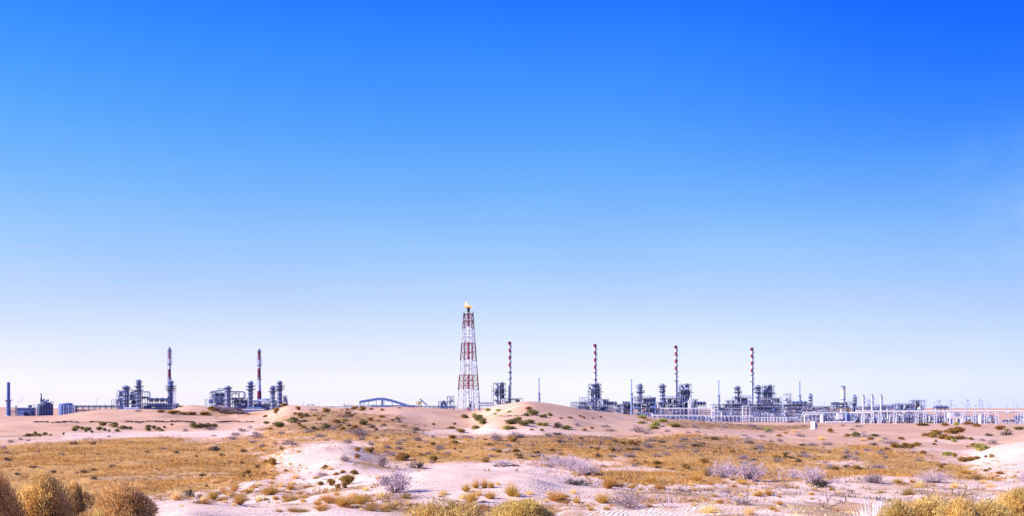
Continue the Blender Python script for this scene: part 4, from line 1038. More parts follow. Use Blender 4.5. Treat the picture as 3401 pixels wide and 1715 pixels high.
exchanger_frame('process_deck', 'long jumbled process deck under the cooler bank, above the white kiosk', 2602, 2700, 1345, 770, 69, mt='mid', pipes=44, bays=10, floors=(0, .25, .5), vessels=20, depth=30, pmat=['white', 'dark', 'lav', 'ochre', 'white'], vmat=['dark', 'blue', 'white', 'lav'])
exchanger_frame('process_deck', 'low pale process deck between the kiosk and the fat white chimney', 2700, 2775, 1352, 770, 70, mt='lav', pipes=36, bays=8, floors=(0, .3, .6), vessels=14, depth=30, pmat=['white', 'dark', 'lav', 'ochre'], vmat=['dark', 'white', 'lav'])
mast(2740, 900, 1336, 'stubby mast behind the pale process deck')
u = Unit('white_chimney', 'fat white chimney with a dark rim and two ring platforms', 'chimney', 2799, 780)
m = u.mb(); m.lathe(2799, 0, [(u.base + 2, 9), (1334, 8.5), (1328, 7), (1285, 7)], 20); m.link('shaft', M['white'])
m = u.mb(); m.lathe(2799, 0, [(1288, 7.2), (1286.5, 8), (1283.5, 8), (1283.5, 6.4), (1288, 6.4)], 20, cap=False); m.link('rim', M['dark'])
platform(u, 2799, 1290.5, 10.5, 7, mt='mid', drop=2.5); platform(u, 2799, 1328, 10.5, 7.2, mt='mid', drop=4)
ladder(u, 2799 + 6.4, -4.5, 1328, 1290, mt='dark')
m = u.mb()
for y in (1298, 1307, 1316): m.box(2803, 2807, y, y + 2.5, -8.6, -6); 
m.link('landing', M['ochre'])
exchanger_frame('heater_deck', 'dark heater deck with lying drums around the fat white chimney', 2768, 2832, 1338, 765, 71, mt='blue', pipes=20, bays=7, floors=(0, .14, .35), vessels=12, depth=26, pmat=['lav', 'dark', 'ochre', 'white'], vmat=['dark', 'dark', 'mid'])
column('finned_column', 'slim ragged column with round landings right of the fat white chimney', 2838, 770, 4.2, 1313, [(1324, 9.5), (1332, 9.5), (1341, 9)], mt='lav', cat='process column')
for k, (x, t_) in enumerate(((2867, 1312), (2896.5, 1311.5), (2926, 1311.5))):
    u = Unit('exhaust_stack', ['leftmost of three slim white exhaust stacks above the long white pipe', 'middle one of three slim white exhaust stacks, before a lattice frame', 'rightmost of three slim white exhaust stacks above the long white pipe'][k], 'exhaust stack', x, 720, 'three slim white exhaust stacks')
    m = u.mb(); m.lathe(x, 0, [(u.base + 2, 3.0), (t_ + 1, 2.7)], 14); m.link('shaft', M['steelwhite'])
    m = u.mb(); m.lathe(x, 0, [(t_ + 5, 3.3), (t_, 3.5)], 14); m.link('cap', M['mid'])
    ladder(u, x + 4, -1, 1362, t_ + 3, mt='blue')
    for y in (1323, 1337):
        m = u.mb(); m.box(x + 3, x + 6.5, y, y + 3, -2, 2); m.link('landing', M['blue'])
exchanger_frame('lattice_frame', 'lavender lattice frame behind the middle slim white stack', 2880, 2894, 1328, 760, 72, cat='steel frame', mt='lav', pipes=4, bays=2, floors=(0, .25, .5, .75), vessels=2, decks=False, depth=10)
exchanger_frame('switchyard_frame', 'long low frame line of equipment behind the slim white stacks', 2842, 2965, 1353, 760, 73, mt='mid', pipes=30, bays=14, floors=(0, .4), vessels=14, depth=20, pmat=['white', 'dark', 'lav', 'mid'], vmat=['lav', 'white', 'dark'])
exchanger_frame('busbar_frame', 'long pale busbar frame behind the right slim white stack', 2905, 2985, 1345, 900, 74, mt='lav', pipes=14, bays=16, floors=(0, .3), vessels=2, decks=False, depth=10)
exchanger_frame('compressor_hall', 'stepped dark compressor hall with pale ducts left of the pylons', 2975, 3034, 1343, 740, 75, mt='blue', pipes=24, bays=7, floors=(0, .4), vessels=14, depth=26, pmat=['white', 'white', 'lav'], vmat=['white', 'dark', 'dark'])
u = exchanger_frame('compressor_hall', 'taller dark compressor hall with a round intake mouth, among the pylons', 3031, 3069, 1331, 735, 76, mt='blue', pipes=14, bays=5, floors=(0, .3, .55), vessels=10, depth=26, pmat=['white', 'lav'], vmat=['white', 'dark', 'dark'])
m = u.mb(); m.lathe(3047, -1, [(1354, 4.5), (1349, 6), (1343, 4.5)], 14); m.link('intake_mouth', M['soot'])
m = u.mb(); m.lathe(3053, -3, [(1362, 8), (1356, 6), (1350, 2)], 10); m.link('cowl', M['lav'])
cooler_bank('air_cooler_bank', 'low dark cooler bank between the second and third pylons', 3110, 3152, 1352, 745, 3, fan='white')

# ------- pylons
PYL = 'steel lattice power pylons on the horizon'
def pylon(px, D, top, arms, label, lean=1):
    u = Unit('power_pylon', label, 'power pylon', px, D, PYL); m = u.mb(); b = u.base
    for s in (-1, 1):
        for d in (-1, 1): m.tube((px + s * 5, d * 5, b + 2), (px + s * .8, d * .8, top + 8), .42, 4)
    m.tube((px, 0, top + 9), (px, 0, top), .45, 4)
    n = 9
    for k in range(n):
        ya, yb = b - (b - top - 8) * k / n, b - (b - top - 8) * (k + 1) / n
        wa, wb = 5 - 4.2 * k / n, 5 - 4.2 * (k + 1) / n
        for d in (-1, 1):
            s = 1 if k % 2 else -1
            m.tube((px - s * wa, d * wa, ya), (px + s * wb, d * wb, yb), .3, 3)
            m.tube((px - wa, d * wa, ya), (px + wa, d * wa, ya), .3, 3)
    m.link('mast', M['lav'])
    for (dy, w) in arms:
        m = u.mb(); y = top + dy
        for s in (-1, 1):
            m.tube((px, 0, y - 2.2), (px + s * w, 0, y), .4, 3); m.tube((px, 0, y + .4), (px + s * w, 0, y), .4, 3)
            m.tube((px + s * w, 0, y), (px + s * w, 0, y + 2.5), .35, 3)
        m.link('crossarm', M['lav'])
for px, D, top, lab in ((3034, 1350, 1322, 'thin pylon half hidden behind the dark compressor halls'), (3071, 1300, 1321, 'pylon at the right edge of the taller compressor hall'),
                        (3120, 1300, 1321, 'pylon left of the low cooler bank'), (3158, 1280, 1320, 'pylon at the right end of the low cooler bank'),
                        (3213.5, 1280, 1319, 'tall pylon alone above the long white pipe, left of a pair'), (3254, 1250, 1318, 'tallest rightmost full pylon, beside a thin pole')):
    pylon(px, D, top, ((13, 8), (27, 9)), lab)
GAN = 'small A-frame switchyard gantries'
for px, top, lab in ((3281, 1334, 'faint A-frame gantry right of the tallest pylon'), (3378, 1333, 'faint A-frame gantry near the right edge of the skyline')):
    u = Unit('line_gantry', lab, 'line gantry', px, 1200, GAN); m = u.mb()
    for s in (-2.4, 2.4): m.tube((px + s, 0, u.base + 2), (px, 0, top), .5, 4)
    m.tube((px - 1.4, 0, (top + u.base) / 2), (px + 1.4, 0, (top + u.base) / 2), .4, 3); m.link('frame', M['lav'])
    m = u.mb(); m.tube((px, 0, 1350), (px + 12, 0, 1350), .55, 4); m.tube((px + 5, 0, 1345), (px + 5, 0, u.base), .4, 4); m.link('boom', M['lav'])
for px, top, lab in ((3103, 1337, 'thin pole left of the low cooler bank'), (3175, 1344, 'thin pole midway between cooler bank and tall pylon'), (3196, 1337, 'thin pole left of the tall lone pylon'), (3264, 1333, 'thin pole close beside the tallest pylon')):
    mast(px, 1250, top, lab, .8)

# thin poles among the plant at the right
POLES = 'thin poles standing among the right hand plant'
rp2 = random.Random(77)
PW = ['the kiosk pipe loop', 'the lavender tank', 'the white box house', 'the fat white chimney', 'the dark blue tank', 'the left slim exhaust stack', 'the middle slim exhaust stack', 'the right slim exhaust stack', 'the stepped compressor hall', 'the left pipe elbow',
      'the taller compressor hall', 'the second pylon', 'the low cooler bank', 'the white panelled house', 'the lone tall pylon', 'the dome vessel', 'the gantry', 'the parked trucks', 'the right pipe elbow']
for w_, x in zip(PW, (2690, 2728, 2770, 2812, 2830, 2856, 2884, 2912, 2946, 2986, 3022, 3066, 3112, 3148, 3206, 3240, 3290, 3346, 3366)):
    D = rp2.uniform(760, 1000); tp = rp2.uniform(1330, 1352)
    u = Unit('pole', f'thin grey pole standing close behind {w_}', 'pole', x, D, POLES)
    m = u.mb(); m.lathe(x, 0, [(u.base + 2, .75), (tp, .5)], 6); m.link('shaft', M['mid'])
    m = u.mb(); m.box(x - 1.8, x + 1.8, tp - .8, tp + .3, -.6, .6); m.link('lamp_head', M['dark'])
# ------- front pipe racks and manifolds
pipe_rack('white_pipe_rack', 'white pipe rack with thick top pipe under the third frame tower', 2196, 2362, 720, (1358.5, 1367, 1373, 1379), 13, r=1.5, pmat=('white', 'lav', 'mid', 'white'), fmat='lav')
pipe_rack('white_pipe_rack', 'lower front white rack stepping right below the third striped chimney', 2170, 2345, 660, (1382, 1390, 1397), 15, r=1.1, pmat=('white', 'blue', 'lav'), fmat='lav')
pipe_rack('white_pipe_rack', 'white rail like pipe rack on the ground before the white scaffold stairs', 2345, 2500, 640, (1384, 1393, 1401), 13, r=1.1, pmat=('white', 'mid', 'white'), fmat='lav')
pipe_rack('white_pipe_rack', 'white rail like pipe rack with regular bays left of the kiosk', 2500, 2612, 640, (1388, 1396, 1402), 10, r=.9, pmat=('white', 'white', 'lav'), fmat='white', brace=True)
def scaffold(x0, x1, top, D, label):
    u = Unit('scaffold_stair', label, 'stair tower', (x0 + x1) / 2, D, 'white scaffold stair towers'); m = u.mb()
    for k in range(3):
        x = x0 + (x1 - x0) * k / 2
        for d in (0, 9): m.tube((x, d, u.base + 2), (x, d, top), .95, 4)
    m.link('frame', M['white'])
    y = top
    while y < u.base - 4:
        m = u.mb(); m.box(x0 - 1, x1 + 1, y, y + 1.4, -1, 10); m.link('landing', M['white'])
        m = u.mb(); m.tube((x0, 4, y + 10), (x1, 4, y + .5), .6, 4); m.link('flight', M['lav']); y += 10
scaffold(2364, 2384, 1350, 670, 'white scaffold stair at the left of the broad process decks')
scaffold(2467, 2490, 1350, 670, 'white scaffold stair below the fourth striped chimney')
u = Unit('valve_pavilion', 'little white table like shelter at the foot of the first arched block', 'shelter', 2178, 650)
m = u.mb(); m.box(2166, 2190, 1379, 1383, 0, 14); m.link('roof', M['white'])
for x in (2168, 2188):
    for d in (1, 13):
        m = u.mb(); m.tube((x, d, u.base + 2), (x, d, 1383), .9, 5); m.link('post', M['lav'])
u = Unit('expansion_loop', 'tall thick white inverted U pipe just behind the kiosk', 'pipe loop', 2699, 640)
m = u.mb(); m.path([(2673, 0, u.base), (2673, 0, 1381), (2676, 0, 1378.5), (2722, 0, 1378.5), (2726, 0, 1382), (2726, 0, u.base)], 2.0, 8); m.link('pipe', M['white'])
for x in (2684, 2708):
    m = u.mb(); m.tube((x, 0, u.base), (x, 0, 1379), .7, 5); m.link('support', M['lav'])
u = Unit('storage_tank', 'dark blue upright tank under the left end of the long white pipe', 'tank', 2817, 640)
m = u.mb(); m.lathe(2817, 8, [(u.base + 2, 7.5), (1378, 7.5), (1375, 5), (1374, .5)], 16); m.link('shell', M['blue'])
m = u.mb(); m.tube((2810, 0, u.base), (2810, 0, 1376), .6, 5); m.link('pipe', M['white'])
u = Unit('storage_tank', 'pale lavender upright tank right of the white inverted U pipe', 'tank', 2735, 650)
m = u.mb(); m.lathe(2735, 8, [(u.base + 2, 6.5), (1380, 6.5), (1376, 4), (1375, .5)], 16); m.link('shell', M['lav'])
m = u.mb(); m.tube((2741, 0, u.base), (2741, 0, 1378), .6, 5); m.link('pipe', M['dark'])
u = Unit('equipment_house', 'white box house with slanted chute left of the dark blue tank', 'building', 2793, 635)
m = u.mb(); m.box(2783, 2800, 1375, 1394, 0, 14); m.link('wall', M['white'])
m = u.mb(); m.box(2782, 2801, 1373.6, 1375, -1, 15); m.link('roof', M['lav'])
m = u.mb(); m.tube((2792, -3, 1394), (2802, -3, 1404), 1.4, 6); m.link('chute', M['dark'])
for x in (2785, 2798):
    m = u.mb(); m.tube((x, 4, u.base + 2), (x, 4, 1394), 1, 4); m.link('leg', M['lav'])
pipe_rack('white_pipe_rack', 'white pipe rack run from the scaffold decks to the white box house', 2668, 2842, 655, (1372, 1376), 15, r=1.6, fmat='lav')
pipe_rack('ground_pipe', 'fat white pipe lying near the ground right of the kiosk', 2742, 2836, 600, (1404,), 13, r=2.0, fmat='lav', cat='pipeline', depth=4)
def long_rack():
    u = Unit('long_pipe_rack', 'very long white pipe on ladder like trestles running out at right', 'pipe rack', 3125, 600)
    m = u.mb(); m.tube((2842, 0, 1368.5), (3440, 0, 1367.5), 2.9, 10); m.link('pipe', M['white'])
    m = u.mb(); m.tube((2826, 7, 1373.5), (2905, 7, 1373.5), 2.2, 10); m.link('pipe', M['white'])
    for x0 in (2995, 3340):
        m = u.mb(); m.path([(x0, -2, 1372), (x0 + 9, -9, 1369.5), (x0 + 20, -9, 1369.5), (x0 + 24, -2, 1369)], 2.3, 8); m.link('elbow', M['lav'])
    for k, x in enumerate((2862, 2893, 2917, 2968, 3041, 3066, 3102, 3137, 3196, 3232, 3269, 3306, 3390)):
        m = u.mb(); w = 8
        for q in (0, w):
            for d in (-3, 5): m.tube((x + q, d, u.base + 2), (x + q, d, 1371), .85, 4)
        for j in range(5): m.box(x, x + w, 1373 + j * 9, 1374.2 + j * 9, -3.5, -2.6)
        m.link('trestle', M['white'])
long_rack()
def manifold(x0, x1, top, D, seed, label, pal=('white', 'lav', 'blue', 'mid', 'white', 'dark')):
    u = Unit('pipe_manifold', label, 'pipe manifold', (x0 + x1) / 2, D, 'low pipe manifolds of the front row'); rnd = random.Random(seed)
    n = max(2, int((x1 - x0) / 7)); b = u.base
    m = u.mb()
    for k in range(n + 1):
        x = x0 + (x1 - x0) * k / n
        for d in (0, 12): m.tube((x, d, b + 2), (x, d, top + rnd.uniform(0, 6)), rnd.uniform(.5, .9), 4)
    for f in (0.05, .4, .75): m.tube((x0, 0, top + (b - top) * f), (x1, 0, top + (b - top) * f), .6, 4)
    m.link('frame', M['lav'])
    for k in range(int((x1 - x0) / 1.8)):
        m = u.mb(); x = rnd.uniform(x0, x1); w = rnd.uniform(3, 12); y = rnd.uniform(top + 2, b - 3); y2 = rnd.uniform(top + 2, b - 1); d = rnd.uniform(-3, 13)
        x2 = min(x1 + 2, x + w)
        m.path([(x, d, y), (x2 - 1, d, y), (x2, d, y + (1 if y2 > y else -1)), (x2, d, y2)], rnd.uniform(.6, 1.6), 6); m.link('pipe', M[rnd.choice(pal)])
    x = x0
    while x < x1 - 2:
        w = rnd.uniform(4, 10)
        for y, y2, d in ((rnd.uniform(b - 26, b - 12), b + 1, 12), (rnd.uniform(top + 1, top + 8), b - rnd.uniform(12, 22), 17)):
            if rnd.random() < .95:
                m = u.mb(); m.box(x, min(x + w, x1), y, max(y + 4, y2), d + rnd.uniform(0, 2), d + 4); m.link('equipment_box', M[rnd.choice(('dark', 'dark', 'dark', 'blue'))])
        x += w + rnd.uniform(.1, 1.2)
    for k in range(max(2, int((x1 - x0) / 10))):
        m = u.mb(); x = rnd.uniform(x0 + 2, x1 - 2); r = rnd.uniform(1.5, 3.6); y = rnd.uniform(top + r + 4, b - r - 1)
        if rnd.random() < .5: m.hdrum(x - r * 1.6, x + r * 1.6, y, r * .7, 6)
        else: m.lathe(x, 6, [(b + 1, r), (y, r), (y - r * .5, r * .6), (y - r * .7, .2)], 10)
        m.link('vessel', M[rnd.choice(('dark', 'blue', 'white', 'dark', 'lav', 'ochre'))])
    for k in range(max(2, int((x1 - x0) / 9))):
        m = u.mb(); x = rnd.uniform(x0, x1); y = rnd.uniform(top + 3, b - 4); d = rnd.uniform(-4, 0)
        m.lathe(x, d, [(y + 1, .7), (y, 1.5), (y - .5, 1.5), (y - 1.5, .5)], 8); m.tube((x, d, y + 4), (x, d, y), .5, 5); m.link('valve', M[rnd.choice(('white', 'red', 'dark', 'blue'))])
mani = [(2130, 2166, 1372, 690, 'jumbled manifold on the sand edge at the foot of the first arched block'), (2190, 2250, 1386, 670, 'manifold tucked under the white rack left of third frame tower'),
        (2250, 2300, 1385, 670, 'manifold below the third frame tower behind the lower white rack'), (2300, 2362, 1384, 665, 'manifold below the dark cooler bank of the third frame tower'),
        (2384, 2430, 1362, 680, 'manifold right beside the left white scaffold stair'), (2430, 2467, 1366, 680, 'manifold left beside the right white scaffold stair'),
        (2492, 2550, 1368, 680, 'manifold right beside the right white scaffold stair'), (2550, 2604, 1370, 680, 'manifold behind the bayed white rack left of the kiosk'),
        (2604, 2640, 1386, 650, 'low ringed manifold a little left of the kiosk'), (2640, 2676, 1376, 660, 'tall stacked manifold close left of the white inverted U pipe'),
        (2678, 2724, 1388, 655, 'manifold seen through the white inverted U pipe'), (2742, 2784, 1380, 650, 'manifold between lavender tank and white box house'),
        (2826, 2862, 1376, 645, 'manifold right of the dark blue tank'), (2862, 2895, 1377, 640, 'first manifold under the long white pipe from its left end'),
        (2895, 2920, 1377, 640, 'second manifold under the long white pipe from its left end'), (2920, 2968, 1376, 640, 'third manifold under the long white pipe, with dense verticals'),
        (2968, 3000, 1375, 640, 'dark dense manifold beneath the left elbow of the long white pipe'), (3000, 3041, 1374, 640, 'dense manifold just right of the left elbow of the long pipe'),
        (3041, 3075, 1375, 640, 'manifold under the long pipe below the taller compressor hall'), (3075, 3105, 1376, 640, 'manifold under the long pipe left of the white panels'),
        (3105, 3150, 1376, 640, 'manifold with brown tones under the long pipe below the cooler bank'), (3205, 3232, 1378, 645, 'blue toned manifold under the long pipe below the lone tall pylon'),
        (3238, 3268, 1378, 645, 'manifold holding an upright vessel under the tallest pylon'), (3276, 3312, 1380, 650, 'sparse manifold under the long pipe right of the tallest pylon'),
        (3380, 3420, 1376, 640, 'bright white manifold at the right edge of the photo')]
for k, (a, b, tp, D, lab) in enumerate(mani): manifold(a, b, tp, D, 100 + k, lab)
u = Unit('equipment_house', 'bright white panelled house under the long pipe below the third pylon', 'building', 3172, 615)
m = u.mb(); m.box(3154, 3193, 1373, 1390, 0, 14); m.link('wall', M['white'])
m = u.mb(); m.box(3166, 3180, 1370.6, 1380, -2, -.2); m.link('canopy', M['lav'])
for x in (3156, 3166, 3178, 3190):
    m = u.mb(); m.box(x - .9, x + .9, 1390, u.base + 2, 0, 2); m.link('leg', M['white'])
for x in (3160, 3184):
    m = u.mb(); m.box(x, x + 6, 1393, u.base + 2, 4, 8); m.link('cabinet', M['blue'])
u = Unit('dome_vessel', 'tall white arched dome vessel under the long pipe below tallest pylon', 'pressure vessel', 3258, 620)
m = u.mb(); m.lathe(3258, 4, [(u.base + 2, 5.5), (1384, 5.5), (1379, 4), (1377, 1)], 16); m.link('shell', M['white'])
m = u.mb(); m.lathe(3258, 4, [(1402, 5.8), (1400, 5.8)], 16); m.link('band', M['lav'])
VAN = 'vehicles parked behind the plant fence'
def truck(x0, x1, y, D, label, cab):
    u = Unit('parked_truck', label, 'truck', (x0 + x1) / 2, D, VAN); b = u.base; w = x1 - x0
    m = u.mb(); m.box(x0, x0 + w * .72, b - 8, b - 3, 0, 8); m.link('box_body', M['blue'])
    m = u.mb(); m.box(x0 + w * .73, x1, b - 9.5, b - 3, .5, 7.5); o = m.link('cab', M[cab])
    m = u.mb(); m.box(x0 + w * .76, x1 - .6, b - 8.6, b - 6, -.3, .3); m.link('window', M['soot'], o)
    for x in (x0 + 3, x0 + w * .55, x1 - 3):
        m = u.mb(); m.tube((x, 0, b - 1.9), (x, 2, b - 1.9), 1.9, 12); m.link('wheel', M['soot'])
truck(3331, 3360, 0, 700, 'dark blue truck with white cab seen under the long pipe near the right edge', 'white')
truck(3360, 3380, 0, 705, 'small dark truck with blue cab parked behind the white cabbed truck', 'blue')
for x0, x1, lab in ((3205, 3240, 'left length of low fence under the long pipe'), (3310, 3345, 'middle length of low fence near the trucks'), (3345, 3400, 'right length of low fence before the trucks')):
    u = Unit('site_fence', lab, 'fence', (x0 + x1) / 2, 590, 'lengths of low mesh fence')
    n = int((x1 - x0) / 5)
    for k in range(n + 1):
        m = u.mb(); x = x0 + (x1 - x0) * k / n; m.tube((x, 0, u.base + 2), (x, 0, u.base - 9), .5, 4); m.tube((x, 0, u.base - 9), (x + 2, 3, u.base), .4, 4); m.link('post', M['lav'])
    m = u.mb()
    for j in range(4): m.tube((x0, 0, u.base - 2 - 2 * j), (x1, 0, u.base - 2 - 2 * j), .3, 4)
    m.link('wire', M['lav'])
# ------- white kiosk on the plain
u = Unit('white_kiosk', 'small white box kiosk with a blue hatch, alone on the sand', 'kiosk', 2710, 326)
b = u.base
m = u.mb(); m.box(2702, 2717, b - 24, b - 1.5, 0, 14); m.link('wall', M['white'])
m = u.mb(); m.box(2701.2, 2717.8, b - 25.4, b - 24, -.8, 14.8); m.link('roof', M['white'])
m = u.mb(); m.box(2708, 2715.5, b - 18, b - 8, -.6, .1); m.link('hatch', mat('blue_hatch', (0.03, 0.05, 0.26), .4))
m = u.mb(); m.box(2701.4, 2702.1, b - 15, b - 10, 6, 8.5); m.link('vent', M['mid'])
m = u.mb(); m.box(2699, 2719, b - 1.5, b + 3, -2, 16); m.link('plinth', M['white'])
u.o.rotation_euler[2] = 0.62
# ------- steam and smoke: small bodies of thin vapour
def puff(name, label, px, py, D, blobs, dens, col):
    u = Unit(name, None, None, px, D, base=py); me = u.mb()
    for (x, y, r) in blobs: me.ball(x, random.uniform(-2, 2), y, r, 10)
    o = me.link(name, None or M['white'])
    o.parent = None; o.location = u.o.location; bpy.data.objects.remove(u.o)
    vm = bpy.data.materials.new(name); vm.use_nodes = True; q = vm.node_tree; q.nodes.clear()
    v = q.nodes.new('ShaderNodeVolumePrincipled'); w = q.nodes.new('ShaderNodeOutputMaterial')
    v.inputs['Density'].default_value = dens; v.inputs['Color'].default_value = tuple(col) + (1,)
    q.links.new(v.outputs[0], w.inputs['Volume'])
    o.data.materials.clear(); o.data.materials.append(vm)
    tag(o, label, None, None, 'stuff')
    return o
puff('steam', 'faint white steam drifting up beside the lone grey stack', 62, 1335, 1040, [(58, 1343, 5), (63, 1336, 8), (69, 1328, 8), (74, 1322, 6)], 0.12, (1, 1, 1))
puff('steam', 'faint white steam above the hooked vent pipe', 150, 1312, 1040, [(147, 1318, 5), (151, 1310, 6), (157, 1302, 5), (162, 1294, 4)], 0.08, (1, 1, 1))
puff('smoke', 'thin bluish smoke trailing left off the gas flame', 1542, 1000, 900, [(1548, 1002, 5), (1542, 996, 8), (1532, 992, 9), (1520, 990, 8)], 0.03, (.35, .45, .7))
puff('smoke', 'faint grey smoke leaning left off the third striped chimney', 2232, 1128, 920, [(2243, 1140, 4), (2238, 1132, 6), (2231, 1124, 8), (2222, 1118, 7)], 0.02, (.4, .5, .72))
# ---------------------------------------------------------------- vegetation
VM = {
 'front': mat('tan_sprigs', (0.66, 0.44, 0.155), 0.85, 0, 0.3, 3.0, 0.45, 0.1),
 'frontg': mat('olive_sprigs', (0.58, 0.39, 0.14), 0.85, 0, 0.3, 3.0, 0.45, 0.1),
 'gold': mat('golden_blades', (0.57, 0.32, 0.085), 0.8, 0, 0.22, 0.10, 0.2, 0.1),
 'straw': mat('straw_blades', (0.84, 0.60, 0.28), 0.8, 0, 0.15, 2.0, 0.35, 0.1),
 'rust': mat('rusty_blades', (0.42, 0.24, 0.085), 0.8, 0, 0.22, 0.10, 0.2, 0.1),
 'pale': mat('bleached_blades', (0.92, 0.86, 0.80), 0.8, 0, 0.08, 2.0, 0.15, 0.1),
 'blade': mat('green_blades', (0.26, 0.28, 0.06), 0.7, 0, 0.2, 2.0, 0.4, 0.2),
 'twig': mat('mauve_twigs', (0.58, 0.44, 0.49), 0.85, 0, 0.15, 1.5, 0.3, 0.1),
 'grey': mat('grey_twigs', (0.36, 0.255, 0.26), 0.85, 0, 0.2, 1.5, 0.4, 0.1),
 'dark': mat('dark_twigs', (0.10, 0.072, 0.062), 0.85, 0, 0.3, 1.5, 0.5, 0.1),
 'green': mat('dark_green_leaves', (0.31, 0.26, 0.10), 0.8, 0, 0.3, 1.2, 0.5, 0.15),
 'olive': mat('brown_olive_leaves', (0.44, 0.26, 0.08), 0.8, 0, 0.3, 1.2, 0.5, 0.15),
 'yg': mat('yellow_green_leaves', (0.50, 0.46, 0.15), 0.8, 0, 0.25, 1.2, 0.4, 0.15),
 'stem': mat('brown_stems', (0.16, 0.10, 0.06), 0.85, 0, 0.2, 2.0, 0.3, 0.1),
 'dead': mat('dead_wood', (0.045, 0.03, 0.03), 0.9, 0, 0.3, 2.0, 0.3, 0.1),
}
for m__ in VM.values():                                 # light passes through thin leaves and blades
    t_ = m__.node_tree; b_ = t_.nodes['Principled BSDF']; o_ = t_.nodes['Material Output']
    tr = t_.nodes.new('ShaderNodeBsdfTranslucent'); mxs = t_.nodes.new('ShaderNodeMixShader'); mxs.inputs[0].default_value = 0.38
    if m__.name in ('dead_wood', 'brown_stems', 'dark_twigs', 'grey_twigs', 'mauve_twigs'): continue
    l_ = b_.inputs['Base Color'].links
    if l_: t_.links.new(l_[0].from_socket, tr.inputs[0])
    else: tr.inputs[0].default_value = b_.inputs['Base Color'].default_value
    t_.links.new(b_.outputs[0], mxs.inputs[1]); t_.links.new(tr.outputs[0], mxs.inputs[2]); t_.links.new(mxs.outputs[0], o_.inputs[0])
def tubes(A, B, ra, rb, k=3):
    A = np.asarray(A, float); B = np.asarray(B, float); d = B - A
    d /= np.maximum(np.linalg.norm(d, axis=1, keepdims=True), 1e-9)
    t0 = np.where(np.abs(d[:, 2:3]) < .9, np.array([[0, 0, 1.]]), np.array([[1., 0, 0]]))
    e1 = np.cross(d, t0); e1 /= np.linalg.norm(e1, axis=1, keepdims=True); e2 = np.cross(d, e1)
    V = np.zeros((len(A), 2 * k, 3))
    for j in range(k):
        w = 2 * math.pi * j / k; q = e1 * math.cos(w) + e2 * math.sin(w)
        V[:, 2 * j] = A + q * np.reshape(ra, (-1, 1)); V[:, 2 * j + 1] = B + q * np.reshape(rb, (-1, 1))
    f = np.array([[2 * j, 2 * j + 1, (2 * j + 3) % (2 * k), (2 * j + 2) % (2 * k)] for j in range(k)])
    Fq = (f[None] + 2 * k * np.arange(len(A))[:, None, None]).reshape(-1, 4)
    return V.reshape(-1, 3), Fq
def blades(A, D, L, w, curve, rng):
    """curved tapering blades: base A, direction D, length L, width w"""
    n = len(A); D = D / np.linalg.norm(D, axis=1, keepdims=True)
    s = np.cross(D, rng.normal(size=(n, 3))); s /= np.linalg.norm(s, axis=1, keepdims=True)
    out = D * [1, 1, 0]; V = np.zeros((n, 6, 3))
    for j, f in enumerate((0, .55, 1)):
        p = A + D * (L * f)[:, None] + (out * np.array(curve * f * f)[:, None] + np.array([0, 0, -1]) * (np.array(curve) * f * f * .6)[:, None]) * L[:, None]
        ww = (w * (1, .75, .12)[j])[:, None]
        V[:, 2 * j] = p - s * ww; V[:, 2 * j + 1] = p + s * ww
    f = np.array([[0, 1, 3, 2], [2, 3, 5, 4]])
    return V.reshape(-1, 3), (f[None] + 6 * np.arange(n)[:, None, None]).reshape(-1, 4)
def dome_lobes(rng, k, flat):
    c = []
    for _ in range(k):
        a = rng.uniform(0, 6.28); q = rng.uniform(0, .33) ** .9
        c.append((q * math.cos(a), q * math.sin(a), rng.uniform(.15, .72) * (1 - q * 1.1), rng.uniform(.15, .27)))
    return np.array(c)
def bush_leaves(seed, n, ln, wd, lobes=14, z_flat=1.0, inner=.35):
    """sprigs over and inside a lumpy dome one unit wide and one high"""
    rng = np.random.default_rng(seed); C = dome_lobes(rng, lobes, z_flat)
    i = rng.integers(0, len(C), n); u_ = rng.normal(size=(n, 3)); u_ /= np.linalg.norm(u_, axis=1, keepdims=True)
    u_[:, 2] = np.abs(u_[:, 2]) * np.where(rng.random(n) < .8, 1, -1)
    r = C[i, 3] * np.where(rng.random(n) < inner, rng.random(n) ** .5, rng.uniform(.82, 1.08, n))
    p = C[i, :3] + u_ * r[:, None] * [1, 1, 1.15]
    keep = p[:, 2] > .0; p = p[keep]; u_ = u_[keep]
    d = u_ + rng.normal(size=p.shape) * .6 + [0, 0, .35]
    return blades(p, d, ln * rng.uniform(.5, 1.5, len(p)), wd * rng.uniform(.6, 1.4, len(p)), rng.uniform(-.2, .4, len(p)), rng), C
def stems_mesh(seed, C, r=.008):
    rng = np.random.default_rng(seed); A = []; B_ = []
    for c in C:
        for _ in range(3):
            a = rng.uniform(-.08, .08, 2); A.append((a[0], a[1], -.03)); B_.append(c[:3] + rng.normal(size=3) * .06)
    return tubes(A, B_, np.full(len(A), r), np.full(len(A), r * .4))
def tuft(seed, n, spread, w, curve=.25, rad=.12, lmin=.5):
    rng = np.random.default_rng(seed); a = rng.uniform(0, 6.28, n); q = rad * np.sqrt(rng.random(n)); t_ = spread * rng.random(n) ** .7
    b = a + rng.normal(size=n) * .5
    A = np.stack([q * np.cos(a), q * np.sin(a), np.full(n, -.03)], 1)
    D = np.stack([np.sin(t_) * np.cos(b), np.sin(t_) * np.sin(b), np.cos(t_)], 1)
    return blades(A, D, rng.uniform(lmin, 1.05, n), w * rng.uniform(.6, 1.3, n), rng.uniform(0, curve, n), rng)
